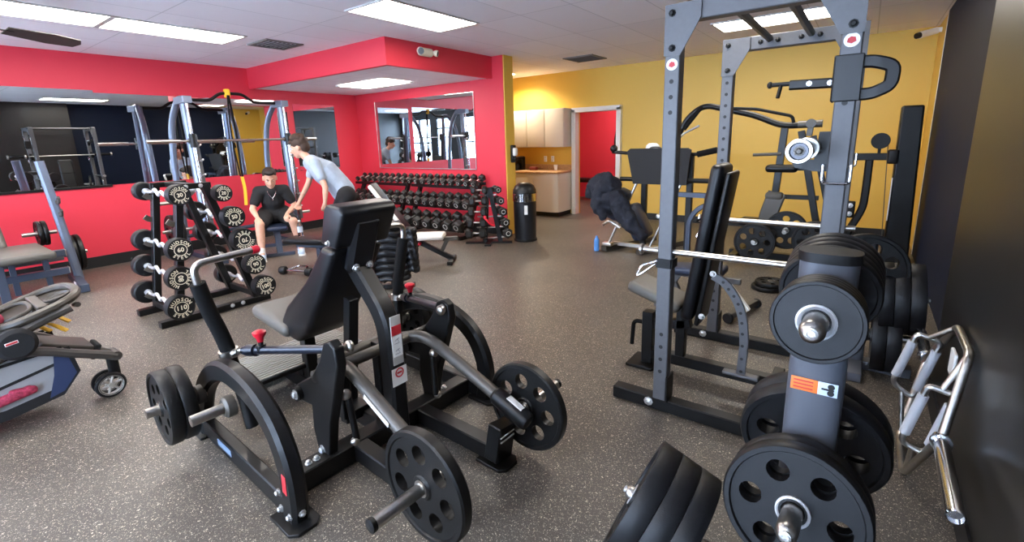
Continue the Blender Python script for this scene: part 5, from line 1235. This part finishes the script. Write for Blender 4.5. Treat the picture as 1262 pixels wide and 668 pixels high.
cp = [nk + r * .06 + Z(-.02) + f * .05, nk + r * .05 + f * .115 + Z(-.08), nk + f * .155 + Z(-.15), nk - r * .05 + f * .115 + Z(-.08), nk - r * .06 + Z(-.02) + f * .05]
nc = obj('neck_chain', B().tube(spline(cp, 6), .0045, 6), M_chrome, t)
obj('pendant', B().rbox(nk + f * .165 + Z(-.17), (.022, .014, .03), .004), M_chrome, nc)

# ---- standing man bending forward
f = V((-.52, -.854, 0)).normalized(); lf = V((.854, -.52, 0)).normalized()     # facing; his left, towards the camera
t = thing('person', 'curly haired man in pale blue t-shirt standing and bending forward', 'person', (-5.85, 3.85, 0))
hip = V((-5.80, 3.92, .88)); wa = V((-5.88, 3.87, 1.02)); che = V((-6.0, 3.76, 1.20)); nk = V((-6.13, 3.66, 1.385)); hc = V((-6.26, 3.585, 1.535))
sL, sR = nk + lf * .17 + V((.02, .03, -.06)), nk - lf * .17 + V((.02, .03, -.06))
eL, wL = V((-5.80, 3.62, 1.0)), V((-5.79, 3.58, .80))
eR, wR = V((-6.27, 3.65, 1.03)), V((-6.33, 3.52, .79))
hL, hR = hip + lf * .095, hip - lf * .095
kL, aL = V((-5.84, 3.74, .49)), V((-5.74, 3.83, .085))
kR, aR = V((-6.02, 3.86, .49)), V((-5.93, 3.98, .085))
hd, PH, HM = head(hc, f + V((-.35, .25, -.25)), (-.2, -.2, 1))
hands = hand(wL, wL + V((-.02, -.02, -.11)), (-.8, .5, 0), 1, .35) + hand(wR, wR + V((-.03, -.04, -.1)), (.8, -.5, 0), -1, .7)
body = hd + hands + [('t', [hip + Z(-.02), wa, che, nk + Z(-.05)], [.13, .115, .14, .09]), ('t', [hL, hR], [.11, .11]), ('t', [sL, sR], [.062, .062]), ('t', [nk + Z(-.04), hc + Z(-.05)], [.06, .053])]
for h, k, a, s_, e, w_ in ((hR, kR, aR, sR, eR, wR), (hL, kL, aL, sL, eL, wL)):
    body += [('t', [h, h.lerp(k, .5), k], [.10, .08, .058]), ('t', [k, k.lerp(a, .35), a], [.057, .056, .035]), ('t', [a, a + f * .1 + Z(-.045), a + f * .17 + Z(-.05)], [.036, .036, .028]),
             ('t', [s_, s_.lerp(e, .5), e], [.054, .046, .038]), ('t', [e, e.lerp(w_, .35), w_], [.039, .037, .025])]
blend('body', body, M_skin, t, .0085)
eyes(PH, HM, t)
tee = [('t', [hip.lerp(wa, .35), wa, che, nk + Z(-.06)], [.165, .158, .178, .115]), ('t', [sR, sL], [.078, .078])]
for s_, e in ((sR, eR), (sL, eL)): tee.append(('t', [s_, s_.lerp(e, .3), s_.lerp(e, .58)], [.076, .072, .066]))
ts = blend('t_shirt', tee, M_teeb, t, .010)
blend('shorts', [('t', [hip.lerp(wa, .3), hip + Z(-.04)], [.145, .148]), ('t', [hL, hR], [.132, .132])] + [('t', [h, h.lerp(k, .5), h.lerp(k, .72)], [.125, .112, .104]) for h, k in ((hR, kR), (hL, kL))], M_short, t, .010)
hs = [('e', PH(0, -.02, .06), (.104, .116, .092), HM), ('e', PH(0, -.07, .0), (.088, .06, .08), HM), ('e', PH(0, .065, .085), (.07, .05, .035), HM)]
for k in range(34):
    a = random.uniform(0, 2 * PI); q = random.uniform(.1, 1)
    hs.append(('e', PH(.084 * q * math.cos(a), -.008 + .10 * q * math.sin(a), .065 + .085 * math.sqrt(max(0, 1 - q * q))), (.034, .034, .032), HM))
blend('hair', hs, M_hairb, t, .008, 1)
for a in (aR, aL):
    sh_ = blend('shoe', [('t', [a + f * -.035 + Z(-.035), a + f * .07 + Z(-.042), a + f * .17 + Z(-.048)], [.05, .046, .035]), ('t', [a + Z(-.02), a + Z(.01)], [.046, .044]), ('e', a + f * .14 + Z(-.05), (.05, .05, .03))], M_shoe, t, .008)
    obj('sole', B().prism([(-.085, -.035), (-.06, -.048), (.08, -.046), (.19, -.05), (.215, -.02), (.215, .02), (.19, .05), (.08, .046), (-.06, .048), (-.085, .035)], a + Z(-.076), f, lf, .02), M_white, sh_)
    blend('sock', [('t', [a + Z(-.01), a + Z(.22)], [.044, .058])], M_sock, t, .008)
# ================================================================== CAMERA AND DAYLIGHT
cam = bpy.data.cameras.new('camera'); co = bpy.data.objects.new('camera', cam); COL.objects.link(co)
yaw, pitch, roll, F, CX, CY = .6397, .2148, -.0305, 581., 631.7, 297.8
fw = V((-math.sin(yaw) * math.cos(pitch), math.cos(yaw) * math.cos(pitch), -math.sin(pitch)))
r0 = V((math.cos(yaw), math.sin(yaw), 0)); u0 = r0.cross(fw)
rr = r0 * math.cos(roll) + u0 * math.sin(roll); uu = rr.cross(fw)
co.matrix_world = Matrix.Translation((0, 0, 1.57)) @ Matrix((rr, uu, -fw)).transposed().to_4x4()
cam.sensor_width = 36; cam.sensor_fit = 'HORIZONTAL'; cam.lens = F / 1262 * 36
cam.shift_x = (631 - CX) / 1262; cam.shift_y = (CY - 334) / 1262; cam.clip_start = .02
S.camera = co
w = bpy.data.worlds.new('daylight'); S.world = w; w.use_nodes = True
bg = w.node_tree.nodes['Background']
bg.inputs[0].default_value = (.58, .74, 1., 1); bg.inputs[1].default_value = 10.
S.view_settings.view_transform = 'Standard'; S.view_settings.look = 'None'; S.view_settings.gamma = 1; S.view_settings.use_curve_mapping = False
S.view_settings.exposure = 1.5
